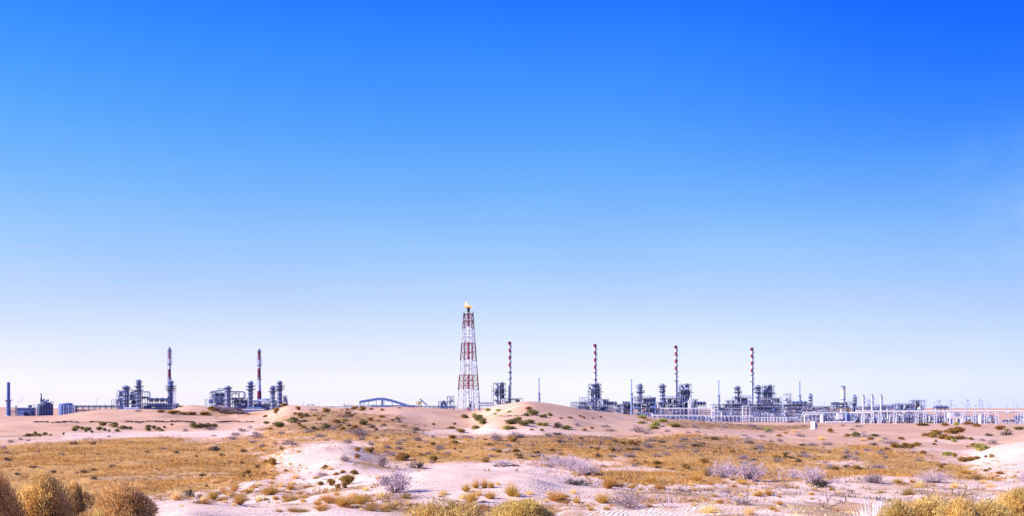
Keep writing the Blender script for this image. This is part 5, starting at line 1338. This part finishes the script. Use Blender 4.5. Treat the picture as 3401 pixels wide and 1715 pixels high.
def twiggy(seed, n0, gens, spread, r0, kids=3, up=.35):
    rng = np.random.default_rng(seed); A = []; B_ = []; RA = []; RB = []
    def grow(p, d, ln, r, g):
        q = p
        for s_ in range(2):
            d = d + rng.normal(size=3) * .22 + np.array([0, 0, up * .12]); d = d / np.linalg.norm(d)
            q2 = q + d * ln * .5
            A.append(q); B_.append(q2); RA.append(r * (1 - .2 * s_)); RB.append(r * (.8 - .25 * s_)); q = q2
        if g:
            for _ in range(kids):
                e = d + rng.normal(size=3) * .55 + np.array([0, 0, up * .3]); e = e / np.linalg.norm(e)
                grow(p + (q - p) * rng.uniform(.45, 1.0), e, ln * rng.uniform(.55, .85), r * .58, g - 1)
    for _ in range(n0):
        a = rng.uniform(0, 6.28); t_ = spread * rng.random() ** .6
        grow(np.array([.05 * math.cos(a), .05 * math.sin(a), -.03]), np.array([math.sin(t_) * math.cos(a), math.sin(t_) * math.sin(a), math.cos(t_) + .05]), rng.uniform(.3, .5), r0, gens)
    V, Fq = tubes(A, B_, np.array(RA), np.array(RB))
    return fit(V), Fq
def fit(V):
    V = V.copy(); V[:, 0] /= max(1e-6, V[:, 0].max() - V[:, 0].min()); V[:, 1] /= max(1e-6, V[:, 1].max() - V[:, 1].min()); V[:, 2] /= V[:, 2].max()
    return V
PROTO = {}
def proto(kind, parts_list): PROTO.setdefault(kind, []).append(parts_list)
def P1(name, vf, m, f=True): return (name, np_mesh(name, fit(vf[0]) if f else vf[0], vf[1], VM[m]))
for k in range(4):
    for kd, mt in (('front', 'front'), ('frontg', 'frontg')):
        if kd == 'frontg' and k > 1: continue
        vf, C = bush_leaves(200 + k + 10 * (kd == 'frontg'), 34000, .05, .0042, 34, inner=.3)
        proto(kd, [P1('foliage', vf, mt), ('stem', np_mesh('stem', *stems_mesh(300 + k, C), VM['stem']))])
    for kd in ('green', 'olive', 'yg'):
        vf, C = bush_leaves(400 + k + 10 * len(kd), 2400, .12, .019, 9, inner=.25)
        proto(kd, [P1('foliage', vf, kd), ('stem', np_mesh('stem', *stems_mesh(440 + k, C, .012), VM['stem']))])
    proto('gold', [P1('blade', tuft(500 + k, 520, 1.05, .009), 'gold')])
    proto('straw', [P1('blade', tuft(520 + k, 480, 1.2, .009, .4), 'straw')])
    proto('rust', [P1('blade', tuft(540 + k, 520, 1.35, .009, .3), 'rust')])
    proto('twig', [P1('twig', twiggy(600 + k, 26, 3, 1.15, .017, 3), 'twig'), ('stem', np_mesh('stem', (lambda v: v * [.45, .45, .42])(twiggy(700 + k, 22, 2, 1.2, .024, 3)[0]), twiggy(700 + k, 22, 2, 1.2, .024, 3)[1], VM['dark']))])
    proto('sparse', [P1('twig', twiggy(620 + k, 9, 3, 1.1, .013, 2), 'twig')])
    proto('grey', [P1('twig', twiggy(640 + k, 30, 2, 1.2, .015, 4), 'grey')])
    proto('dark', [P1('twig', twiggy(660 + k, 24, 2, 1.3, .022, 4), 'dark')])
    proto('dead', [P1('branch', twiggy(680 + k, 4, 2, 1.3, .016, 2, up=.1), 'dead')])
proto('pale', [P1('blade', tuft(700, 700, .95, .016, .35, .3, .4), 'pale')])
proto('blade', [P1('blade', tuft(701, 90, .9, .006, .5, .3, .4), 'blade')])
INFO = {  # kind: name, category, group, words
 'front': ('tan_bush', 'bush', 'dense tan bushes in the foreground', 'dense feathery tan bush'),
 'frontg': ('olive_bush', 'bush', 'dense olive tan bushes in the foreground', 'dense olive tan bush'),
 'green': ('green_shrub', 'shrub', 'dark green shrubs on the far sand', 'dark green leafy shrub'),
 'olive': ('brown_shrub', 'shrub', 'brown olive shrubs on the sand', 'rounded brown olive shrub'),
 'yg': ('yellow_green_shrub', 'shrub', 'yellow green shrubs', 'yellow green shrub'),
 'gold': ('grass_tuft', 'grass tuft', 'golden grass tufts', 'golden grass tuft'),
 'straw': ('straw_tuft', 'grass tuft', 'pale straw tufts', 'pale straw tuft'),
 'rust': ('rusty_tuft', 'grass tuft', 'rusty brown tufts', 'rusty brown tuft'),
 'twig': ('twig_shrub', 'bare shrub', 'big pale mauve twig shrubs', 'pale mauve leafless twig shrub'),
 'sparse': ('thin_twig_shrub', 'bare shrub', 'thin sparse twig shrubs', 'thin sparse twig shrub'),
 'grey': ('grey_shrub', 'bare shrub', 'grey brown twiggy shrubs', 'grey brown twiggy shrub'),
 'dark': ('dark_shrub', 'bare shrub', 'small dark shrubs in the grass', 'low dark shrub'),  # one of these, beside a golden tuft, stands in for the tuft's shadow
 'dead': ('dead_branch', 'dead branch', 'blackened dead branches', 'blackened dead branch'),
 'pale': ('bleached_grass', 'grass tuft', None, 'clump of white bleached grass blades'),
 'blade': ('green_grass', 'grass tuft', None, 'few long green grass blades'),
}
# kind, column, row of the foot, width, height (pixels of the photograph)
PLANTS = '''
front -22 1745 150 180;front 138 1775 175 196;front 246 1772 105 168;front 408 1785 205 172;frontg 8 1800 90 140;frontg 318 1800 80 105
frontg 1490 1772 230 108;front 1745 1775 190 110;frontg 2985 1775 120 118;front 3100 1790 200 132;front 3195 1785 150 130;front 3270 1790 170 122;front 3385 1780 120 150;straw 2660 1770 90 70
pale 2905 1750 190 122;blade 345 1790 120 140
green 245 1434 22 12;green 255 1427 20 11;green 274 1429 20 10;green 284 1437 14 10;green 296 1432 24 11;green 305 1440 11 8;green 330 1432 20 13;green 345 1417 28 15;green 349 1433 14 10;green 361 1437 11 9;green 380 1421 30 17;green 390 1437 18 10;green 408 1428 32 13;green 432 1428 20 10;green 211 1447 10 9;green 92 1453 30 12;green 117 1452 20 17;green 131 1452 13 11;green 148 1448 18 11;green 169 1449 12 6;green 489 1424 20 11;green 492 1433 22 11;green 508 1426 16 11;green 527 1432 22 12;green 538 1435 16 8;green 545 1425 12 8;green 571 1415 11 7;green 644 1425 26 21;green 666 1424 36 16;green 690 1423 30 15;green 712 1421 20 12
dark 246 1479 26 14;dark 22 1532 26 11;dark 57 1581 18 10;dark 179 1573 24 11;dark 280 1574 28 11;grey 257 1575 20 8;dark 372 1556 24 13;grey 522 1561 14 8;grey 206 1514 24 8;grey 136 1559 18 8;grey 541 1495 24 10;grey 125 1503 16 7;grey 432 1474 17 9;grey 11 1495 26 14;grey 35 1473 16 13;grey 68 1463 18 9;grey 20 1508 22 9;dark 95 1466 12 5;dark 362 1453 14 5;sparse 380 1447 14 12;sparse 250 1449 12 9;grey 617 1436 20 12
straw 587 1664 58 36;dark 628 1652 34 26;straw 560 1646 28 14;dark 674 1672 60 10;gold 707 1663 42 36;gold 794 1678 50 32;dark 726 1645 24 12;gold 898 1646 72 34;gold 965 1629 30 20;straw 912 1657 22 10;rust 965 1668 64 28;straw 861 1667 32 20;gold 760 1648 50 24;rust 676 1676 70 16;gold 1095 1674 52 30;gold 1142 1685 72 42;gold 1196 1677 62 36;gold 1066 1694 54 18;rust 1229 1699 56 24;rust 1274 1698 46 18;gold 825 1640 40 18;straw 935 1620 30 16
olive 1156 1612 50 28;olive 1103 1615 26 21;olive 1123 1626 20 16;olive 1143 1624 18 18;olive 1176 1579 25 15;olive 1139 1573 20 9;olive 1117 1580 18 9;olive 1079 1562 20 14;olive 1186 1525 20 14;olive 1228 1507 26 16;olive 1186 1500 20 12;olive 933 1495 15 8;olive 909 1548 24 22;rust 1052 1592 34 9;olive 1066 1614 20 12;rust 1020 1622 40 10
grey 873 1488 25 12;sparse 1100 1504 48 20;grey 1145 1535 36 25;grey 1272 1553 42 44;grey 1072 1584 42 18;dark 1283 1604 42 24;sparse 1010 1597 32 11;grey 854 1458 44 24;dark 712 1500 40 18;grey 1190 1449 62 22;grey 1154 1475 32 18;grey 783 1448 30 13;grey 974 1480 30 13;sparse 830 1432 26 18;grey 1064 1454 36 14;grey 1232 1482 26 14;grey 1286 1490 20 14;grey 916 1478 22 10;grey 1240 1506 16 8
green 974 1406 38 19;green 932 1421 40 18;green 884 1410 22 9;green 1083 1424 38 15;green 1040 1427 22 10;olive 1116 1406 24 9;green 1201 1413 32 14;grey 1041 1366 32 9;olive 1083 1371 28 12;olive 993 1364 16 11;olive 1204 1365 24 13;olive 1002 1391 14 8;olive 1017 1385 18 10;grey 1128 1384 18 7;olive 1145 1400 18 7;grey 1150 1391 16 7;green 1250 1432 16 8;olive 1178 1361 26 10;grey 1326 1359 18 7;olive 1268 1366 14 7
green 1542 1391 26 13;yg 1572 1387 16 12;green 1590 1400 40 20;green 1604 1412 32 22;green 1698 1410 50 16;green 1721 1406 32 20;green 1743 1415 46 16;green 1766 1408 34 13;yg 1692 1428 46 12;yg 1574 1429 24 11;green 1508 1413 12 8;olive 1440 1414 12 7;olive 1497 1426 26 7;olive 1535 1438 30 11;yg 1622 1367 22 9;yg 1657 1368 20 7;yg 1690 1373 14 7;olive 1757 1363 20 9;green 1775 1381 42 18;green 1749 1384 24 10;green 1802 1389 20 10;green 1826 1384 16 8;yg 1791 1414 25 9;yg 1810 1416 22 10;dark 1852 1421 25 16;green 1882 1429 36 14;olive 1799 1434 14 7;dark 1852 1447 36 9;yg 1600 1404 14 10;green 1580 1427 26 12;olive 1766 1432 14 5;yg 1644 1380 14 6
grey 1647 1465 42 24;grey 1711 1457 50 24;grey 1551 1457 42 11;grey 1487 1513 24 15;grey 1285 1493 24 13;dark 1385 1558 50 30;grey 1420 1512 22 12;grey 1794 1518 32 11;grey 1861 1512 22 9;grey 1455 1508 16 9;grey 1552 1525 20 9;grey 1437 1455 20 9
twig 1320 1640 110 78;sparse 1345 1658 84 40;dark 1284 1612 40 24;sparse 1781 1596 56 44;sparse 1868 1608 60 34;twig 1673 1548 60 20;sparse 1775 1554 54 22;sparse 1760 1575 40 24;olive 1443 1537 28 20;olive 1337 1531 54 22;olive 1229 1505 26 16
gold 1548 1636 30 30;gold 1580 1624 32 30;gold 1567 1672 50 42;gold 1609 1624 26 30;gold 1631 1624 28 24;gold 1628 1659 44 26;gold 1698 1652 46 44;gold 1855 1665 52 30;gold 1718 1654 22 20;rust 1600 1692 60 14;rust 1700 1688 50 12;straw 1590 1650 26 26;straw 1654 1614 16 16
twig 1850 1548 110 34;twig 1905 1566 120 50;twig 1945 1582 90 44;sparse 1830 1572 60 30;dark 1907 1612 104 18;gold 2022 1626 54 46;dark 2053 1621 44 12;gold 1842 1668 48 32;gold 1915 1674 30 22;gold 2002 1674 62 36;grey 2092 1691 100 56;sparse 2221 1688 80 54;gold 1974 1714 58 34;gold 2162 1607 54 26;gold 2311 1601 56 26;gold 2460 1607 28 18;grey 2466 1680 74 28;dark 2356 1584 36 24;straw 2488 1712 46 34;straw 2359 1706 70 32;gold 2373 1652 26 10;sparse 2250 1715 80 30;rust 2300 1668 50 12;straw 2120 1640 30 10;gold 2198 1625 26 14;sparse 2070 1655 60 20
twig 2412 1590 90 62;twig 2485 1598 110 62;sparse 2590 1598 76 40;twig 2640 1592 50 34;twig 2700 1612 80 58;dark 2722 1621 70 30;gold 2553 1649 30 26;gold 2519 1652 30 18;gold 2762 1631 24 14;straw 2486 1714 50 26;dead 2738 1693 66 54;dead 2803 1675 52 24;grey 2880 1604 42 24;sparse 2775 1608 50 26;gold 2432 1598 26 16
grey 2120 1438 54 26;grey 2146 1444 28 14;yg 2177 1418 32 14;yg 2133 1409 30 8;yg 2199 1404 36 11;yg 2241 1420 42 12;yg 2139 1393 30 12;grey 2163 1468 36 11;dark 2199 1472 30 10;dark 2047 1472 24 11;grey 1929 1482 26 10;dark 2373 1463 36 12;dark 2314 1486 48 11;grey 2354 1500 16 9;grey 2216 1517 26 12;grey 2182 1520 42 11;grey 2030 1520 30 10;grey 2106 1552 24 10;dark 2112 1497 40 10;grey 2308 1422 24 10;grey 2400 1424 20 9;grey 2217 1437 22 11;grey 2010 1420 34 10;grey 2025 1434 40 10;olive 1942 1433 16 7;olive 1966 1426 14 6;yg 2168 1427 30 10;green 1996 1389 12 6;olive 1940 1391 12 6;olive 1865 1393 14 5;olive 1925 1386 12 5;olive 1970 1393 10 5;green 1810 1388 16 11;green 1828 1381 16 8;olive 1893 1391 20 5;grey 1916 1417 20 11;dark 1850 1424 26 16
grey 2586 1536 32 15;dark 2609 1524 20 10;dark 2653 1538 26 13;grey 2527 1508 24 14;grey 2759 1557 32 15;grey 2749 1481 38 16;grey 2697 1482 36 12;grey 2658 1452 36 13;straw 2728 1463 34 14;olive 2759 1439 18 13;green 2840 1453 30 17;olive 2813 1453 18 10;grey 2486 1461 28 11;yg 2548 1435 24 11;grey 2813 1508 30 17;grey 2844 1512 28 14;grey 2878 1500 24 13;grey 2560 1470 26 9;grey 2590 1470 20 12;dark 2510 1495 16 7;gold 2610 1442 22 9;straw 2640 1438 24 8;grey 2740 1540 20 9;grey 2700 1525 18 8;olive 2588 1452 16 7
twig 3097 1604 112 44;grey 2903 1604 64 32;grey 2955 1477 64 14;rust 3017 1647 46 28;straw 3053 1621 40 24;gold 2981 1608 30 18;straw 3171 1623 36 22;dead 3187 1653 84 36;dead 3349 1634 34 24;twig 3399 1601 50 34;grey 2940 1462 22 10;gold 3031 1606 24 14;rust 2930 1640 36 10;straw 3290 1620 36 14;rust 3360 1650 44 14
olive 3073 1450 26 9;olive 3097 1455 32 15;olive 3109 1445 40 13;olive 3161 1443 42 17;olive 3182 1437 42 15;olive 3135 1461 32 15;olive 3156 1463 30 13;olive 3187 1461 42 11;yg 3169 1470 18 11;olive 2973 1489 38 14;olive 3004 1490 30 16;olive 3024 1492 26 14;olive 3045 1484 28 12;olive 3108 1471 10 8;olive 3102 1479 15 5;olive 3066 1511 20 11;olive 3236 1488 24 13;yg 3264 1499 40 23;olive 3213 1488 9 6;yg 3148 1515 32 13;olive 3171 1521 16 13;olive 3202 1536 28 14;olive 3223 1533 32 13;olive 3244 1528 26 10;olive 3293 1521 16 9;olive 3274 1522 10 7;olive 3274 1568 15 7;olive 3287 1563 13 7;olive 3321 1578 22 9;olive 3371 1587 11 7;olive 3296 1592 10 7;olive 3311 1586 12 5;gold 3205 1575 40 16;rust 3245 1595 60 22;gold 3120 1568 30 12
olive 3063 1416 42 8;olive 3138 1417 24 9;yg 3175 1416 13 12;olive 3213 1413 32 10;olive 3246 1420 24 11;olive 3316 1430 30 13;dark 3285 1451 24 10;dark 3342 1448 38 15;grey 3298 1477 30 15;green 3385 1430 32 11;green 2903 1451 32 8;straw 2864 1466 28 11;olive 2992 1462 20 7;olive 3225 1463 16 8;grey 3262 1467 22 8;yg 3340 1432 20 6;olive 2892 1463 22 9;straw 2920 1466 24 9
olive 704 1366 30 13;grey 725 1362 34 16;grey 750 1368 40 18;grey 780 1374 40 16;grey 805 1376 26 10;olive 672 1381 26 10;olive 690 1381 22 9;grey 459 1369 22 9;olive 530 1372 26 7;olive 571 1377 40 11;olive 640 1381 30 10;olive 610 1379 30 7;dark 600 1354 24 6;olive 915 1376 11 8;olive 944 1343 30 9
'''
import re as _re
rows_ = []
for ln in PLANTS.split('\n'):
    for it in ln.split(';'):
        if it.strip():
            k, a, b, c, d = it.split(); rows_.append((k, float(a), float(b), float(c), float(d)))
rv = random.Random(99)
def scatter(kind, n, x0, x1, y0, y1, w, h, need=None):
    c = 0; tries = 0
    while c < n and tries < n * 30:
        tries += 1
        px, py = rv.uniform(x0, x1), rv.uniform(y0, y1)
        X, Y, Z = ground_hit(px, py)
        g, b = cover(np.array([X]), np.array([Y]))
        if need == 'cover' and g[0] + b[0] < .4: continue
        if need == 'sand' and g[0] + b[0] > .2: continue
        f = rv.uniform(.6, 1.3); rows_.append((kind, px, py, w * f, h * f * rv.uniform(.8, 1.2))); c += 1
scatter('dark', 26, 1000, 1420, 1372, 1440, 22, 8, 'cover')
scatter('dark', 60, 1300, 3150, 1455, 1570, 22, 8, 'cover')
scatter('grey', 34, 1250, 3000, 1440, 1560, 22, 10, 'cover')
scatter('dark', 14, 0, 880, 1470, 1600, 18, 7, 'cover')
scatter('grey', 22, 700, 1300, 1420, 1480, 24, 9)
scatter('grey', 22, 2150, 2900, 1412, 1455, 22, 8)
scatter('olive', 22, 880, 1300, 1362, 1430, 18, 8)
scatter('gold', 26, 1950, 2800, 1600, 1705, 24, 13, 'sand')
scatter('gold', 18, 560, 1300, 1620, 1690, 26, 14, 'sand')
scatter('straw', 22, 2100, 3350, 1605, 1690, 26, 11, 'sand')
scatter('sparse', 12, 1900, 3300, 1600, 1690, 40, 24, 'sand')
scatter('rust', 18, 1150, 1900, 1668, 1706, 40, 12)
scatter('grey', 34, 1250, 3150, 1450, 1570, 34, 14, 'cover')
scatter('olive', 26, 1250, 3150, 1450, 1575, 24, 11, 'cover')
scatter('straw', 30, 600, 1350, 1560, 1690, 26, 13)
scatter('rust', 24, 560, 1950, 1640, 1705, 40, 13)
scatter('straw', 24, 1150, 1950, 1640, 1705, 30, 16)
scatter('gold', 24, 650, 1000, 1480, 1640, 18, 8)
scatter('olive', 14, 640, 1000, 1480, 1620, 16, 9)
LAND = [(28, 'the lone grey stack'), (142, 'the process house'), (228, 'the silo row'), (322, 'the truss bridge'), (419, 'the absorber column'), (490, 'the fan coolers'), (563, 'the first banded stack'),
        (640, 'the dune peak'), (720, 'the brush heap'), (861, 'the second banded stack'), (935, 'the last finned column'), (1032, 'the portal frame'), (1150, 'the low pipe loops'), (1270, 'the humped conveyor'), (1407, 'the steep conveyor'), (1480, 'the surge drum'), (1556, 'the flare tower'),
        (1660, 'the dune frame tower'), (1790, 'the dune vent stack'), (1890, 'the cage rack'), (1976, 'the second striped chimney'), (2097, 'the first arched block'), (2244, 'the third striped chimney'), (2387, 'the left scaffold'),
        (2497, 'the fourth striped chimney'), (2617, 'the lavender frame tower'), (2710, 'the white kiosk'), (2799, 'the fat white chimney'), (2896, 'the slim exhaust stacks'), (2990, 'the compressor halls'), (3071, 'the halls pylon'), (3158, 'the white panelled house'), (3254, 'the tallest pylon'), (3350, 'the parked trucks')]
placed = []
for n_, (kind, px, py, w, h) in enumerate(rows_):
    if kind in ('front', 'frontg'): w *= 1.6; h *= 1.17
    elif kind == 'green': w *= 1.25; h *= 1.15
    elif kind in ('gold', 'straw', 'rust'): w *= 1.6; h *= 1.45
    elif kind not in ('pale', 'blade'): w *= 1.4; h *= 1.3
    if py > 1712:
        D_ = 12.5 if kind in ('front', 'frontg') else 15.0
        D_ = 12.5 + 2.2 * ((n_ * 7) % 5) / 5 if kind in ('front', 'frontg') else 14.5
        X = (px - CX) / F * D_; Y = D_; Z = float(ground(np.array([X]), np.array([Y]))[0])
        top = py - h; s = Y / F
        H = -(top - HY) * s - Z                        # reach up to the row it reaches in the photograph
        Wm = w * s
    else:
        X, Y, Z = ground_hit(px, py); s = Y / F; H = h * s; Wm = w * s
    g, b = cover(np.array([X]), np.array([Y])); g, b = g[0], b[0]
    zone = 'in the foreground' if Y < 22 else ('on the near sand' if Y < 62 and g + b < .5 else ('in the golden grass' if g > .5 else ('in the brown scrub' if b > .5 else ('on the middle sand' if Y < 170 else 'on the far sand'))))
    lm = min(LAND, key=lambda q: abs(q[0] - px))[1]
    placed.append([kind, px, Y, X, Z, Wm, H, zone, lm])
cells = {}
for p in placed: cells.setdefault((p[0], p[7], p[8]), []).append(p)
ORD = ['', 'second', 'third', 'fourth', 'fifth', 'sixth', 'seventh', 'eighth', 'ninth', 'tenth', 'eleventh', 'twelfth', 'thirteenth', 'fourteenth']
cnt = {}
for key, ps in cells.items():
    ps.sort(key=lambda p: p[1])
    for i, p in enumerate(ps):
        kind = p[0]; nm, cat, grp, words = INFO[kind]
        lab = f'{words} {p[7]} below {p[8]}'
        if len(ps) == 2: lab += (', left one', ', right one')[i]
        elif len(ps) > 2: lab += ', leftmost' if i == 0 else (', rightmost' if i == len(ps) - 1 else f', {ORD[min(i, 13)]} from left')
        j = cnt[kind] = cnt.get(kind, 0) + 1
        parts = PROTO[kind][(j * 7 + i) % len(PROTO[kind])]
        big = kind in ('front', 'frontg') or (p[2] < 60 and len(parts) > 1)
        if big:
            o = bpy.data.objects.new(nm, None); o.empty_display_size = .2
            COL.objects.link(o)
            for (pn, pm) in parts:
                c = bpy.data.objects.new(pn, pm); COL.objects.link(c); c.parent = o
        else:
            o = bpy.data.objects.new(nm, parts[0][1]); COL.objects.link(o)
        o.location = (p[3], p[2], p[4] - .02); o.scale = (p[5], p[5] * rv.uniform(.85, 1.15), p[6]); o.rotation_euler[2] = rv.uniform(0, 6.28)
        tag(o, lab, cat, grp)
print('plants', len(placed), {k: v for k, v in cnt.items()}, 'max cell', max(len(v) for v in cells.values()))

# ground cover nobody could count: the dry grass of the flats
def clumps(name, label, n, y0, y1, mt, hgt, wid, per, weight, seed):
    rng = np.random.default_rng(seed)
    Y = np.exp(rng.uniform(math.log(y0), math.log(y1), n)); X = rng.uniform(-.62, .62, n) * Y
    g, b = cover(X + rng.normal(size=n) * 1.6 * np.sqrt(Y / 60), Y + rng.normal(size=n) * 2.6 * np.sqrt(Y / 60)); pr = weight(g, b, X, Y)
    patch = .35 + 1.3 * ss(-.2, .28, vnoise(X / 4.5, Y / 7, seed) * .7 + vnoise(X / 1.6, Y / 2.4, seed + 40) * .5)
    k = rng.random(n) < pr * patch; X, Y, patch = X[k], Y[k], patch[k]; Z = ground(X, Y); m = len(X)
    f = np.sqrt(np.maximum(Y, 40) / 60.0) * rng.uniform(.6, 1.4, m) * (.55 + .4 * patch)
    X2 = np.repeat(X, per); Y2 = np.repeat(Y, per); Z2 = np.repeat(Z, per); f2 = np.repeat(f, per)
    nn = m * per; a = rng.uniform(0, 6.28, nn); t_ = rng.uniform(.1, 1.15, nn)
    A = np.stack([X2 + rng.normal(size=nn) * .07 * f2, Y2 + rng.normal(size=nn) * .07 * f2, Z2 - .02], 1)
    D = np.stack([np.sin(t_) * np.cos(a), np.sin(t_) * np.sin(a), np.cos(t_)], 1)
    V, Fq = blades(A, D, hgt * f2 * rng.uniform(.5, 1.2, nn), wid * f2 * rng.uniform(.6, 1.4, nn), rng.uniform(0, .5, nn), rng)
    o = bpy.data.objects.new(name, np_mesh(name, V, Fq, VM[mt])); COL.objects.link(o)
    tag(o, label, None, None, 'stuff'); return o
clumps('dry_grass', 'short golden dry grass covering the flats', 130000, 30, 330, 'gold', .19, .013, 6, lambda g, b, x, y: g * .85 * (1 - .65 * b) + .004 * (y < 200), 31)
clumps('rusty_grass', 'rusty brown grass mixed through the golden flats', 70000, 30, 330, 'rust', .19, .015, 6, lambda g, b, x, y: np.clip(g * .55 + b * .5, 0, 1) + .003, 32)
clumps('low_scrub', 'low brown twiggy scrub on the slope and flats', 60000, 40, 420, 'dark', .16, .013, 7, lambda g, b, x, y: g * .07 + b * .6 + .002, 33)
clumps('twig_litter', 'dark twig litter strewn over the near sand', 9000, 18, 66, 'dark', .09, .007, 5, lambda g, b, x, y: b * .5 + .01, 34)
clumps('straw_litter', 'broken straw strewn over the near sand', 12000, 18, 66, 'straw', .12, .008, 5, lambda g, b, x, y: b * .6 + .012, 35)
# rows of brush fencing that hold the sand below the second cluster
BR = 'rows of brush sand fence'
rb = random.Random(12)
BLAB = ['topmost row of brush sand fence on the mound below the second cluster', 'second row from the top of the brush sand fences', 'third row from the top of the brush sand fences', 'fourth row from the top of the brush sand fences, the middle one',
        'fifth row from the top of the brush sand fences', 'sixth row from the top of the brush sand fences', 'lowest row of the brush sand fences, nearest the smooth sand']
for k in range(7):
    A_ = []; B2 = []; xa, xb = 706 + 5 * k, 770 + 10 * k; py = 1360 + 2.7 * k
    for j in range(int((xb - xa) * 2.2)):
        px = xa + (xb - xa) * rb.random(); X, Y, Z = ground_hit(px, py + 3.0 * math.sin(px * .16 + k) * .4 + (px - xa) * .03)
        for q in range(2):
            A_.append((X, Y, Z - .05)); B2.append((X + rb.uniform(-.5, .5), Y + rb.uniform(-.4, .4), Z + rb.uniform(.25, .7)))
    A_ = np.array(A_); O_ = A_.mean(0); V, Fq = tubes(A_ - O_, np.array(B2) - O_, np.full(len(A_), .07), np.full(len(A_), .03))
    o = bpy.data.objects.new('brush_fence', np_mesh('brush_fence', V, Fq, VM['dark'])); o.location = O_; COL.objects.link(o)
    tag(o, BLAB[k], 'brush fence', BR)
# slumped sand edges; overhang shadow and dark moist soil painted as one dark colour
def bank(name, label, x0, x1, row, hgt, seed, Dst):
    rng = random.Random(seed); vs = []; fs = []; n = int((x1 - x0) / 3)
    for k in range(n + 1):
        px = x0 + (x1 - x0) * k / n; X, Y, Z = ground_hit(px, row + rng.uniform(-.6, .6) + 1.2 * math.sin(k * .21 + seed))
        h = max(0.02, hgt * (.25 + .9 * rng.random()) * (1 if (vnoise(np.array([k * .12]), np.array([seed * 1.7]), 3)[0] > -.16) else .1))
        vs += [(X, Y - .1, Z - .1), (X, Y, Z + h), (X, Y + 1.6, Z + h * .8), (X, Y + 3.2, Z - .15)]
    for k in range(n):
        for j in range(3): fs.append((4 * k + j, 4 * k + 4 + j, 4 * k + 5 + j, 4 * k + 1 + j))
    o = link_mesh(name, vs, fs, [mat('bank_soil_and_shade', (0.10, 0.055, 0.04), .9, 0, .3, .8)])
    tag(o, label, None, None, 'structure')
bank('bank', 'slumped soil edge with painted overhang shade across the sand above the green shrubs', 110, 420, 1405.5, .42, 3, 300)
bank('bank', 'slumped soil edge with painted overhang shade right of the green shrubs', 400, 840, 1404, .45, 4, 300)
bank('bank', 'short soil edge with painted overhang shade on the big dune', 1640, 1765, 1385, .3, 5, 230)
bank('bank', 'dark bank line at the edge of the near rippled mound', 1640, 1720, 1552, .12, 6, 60)
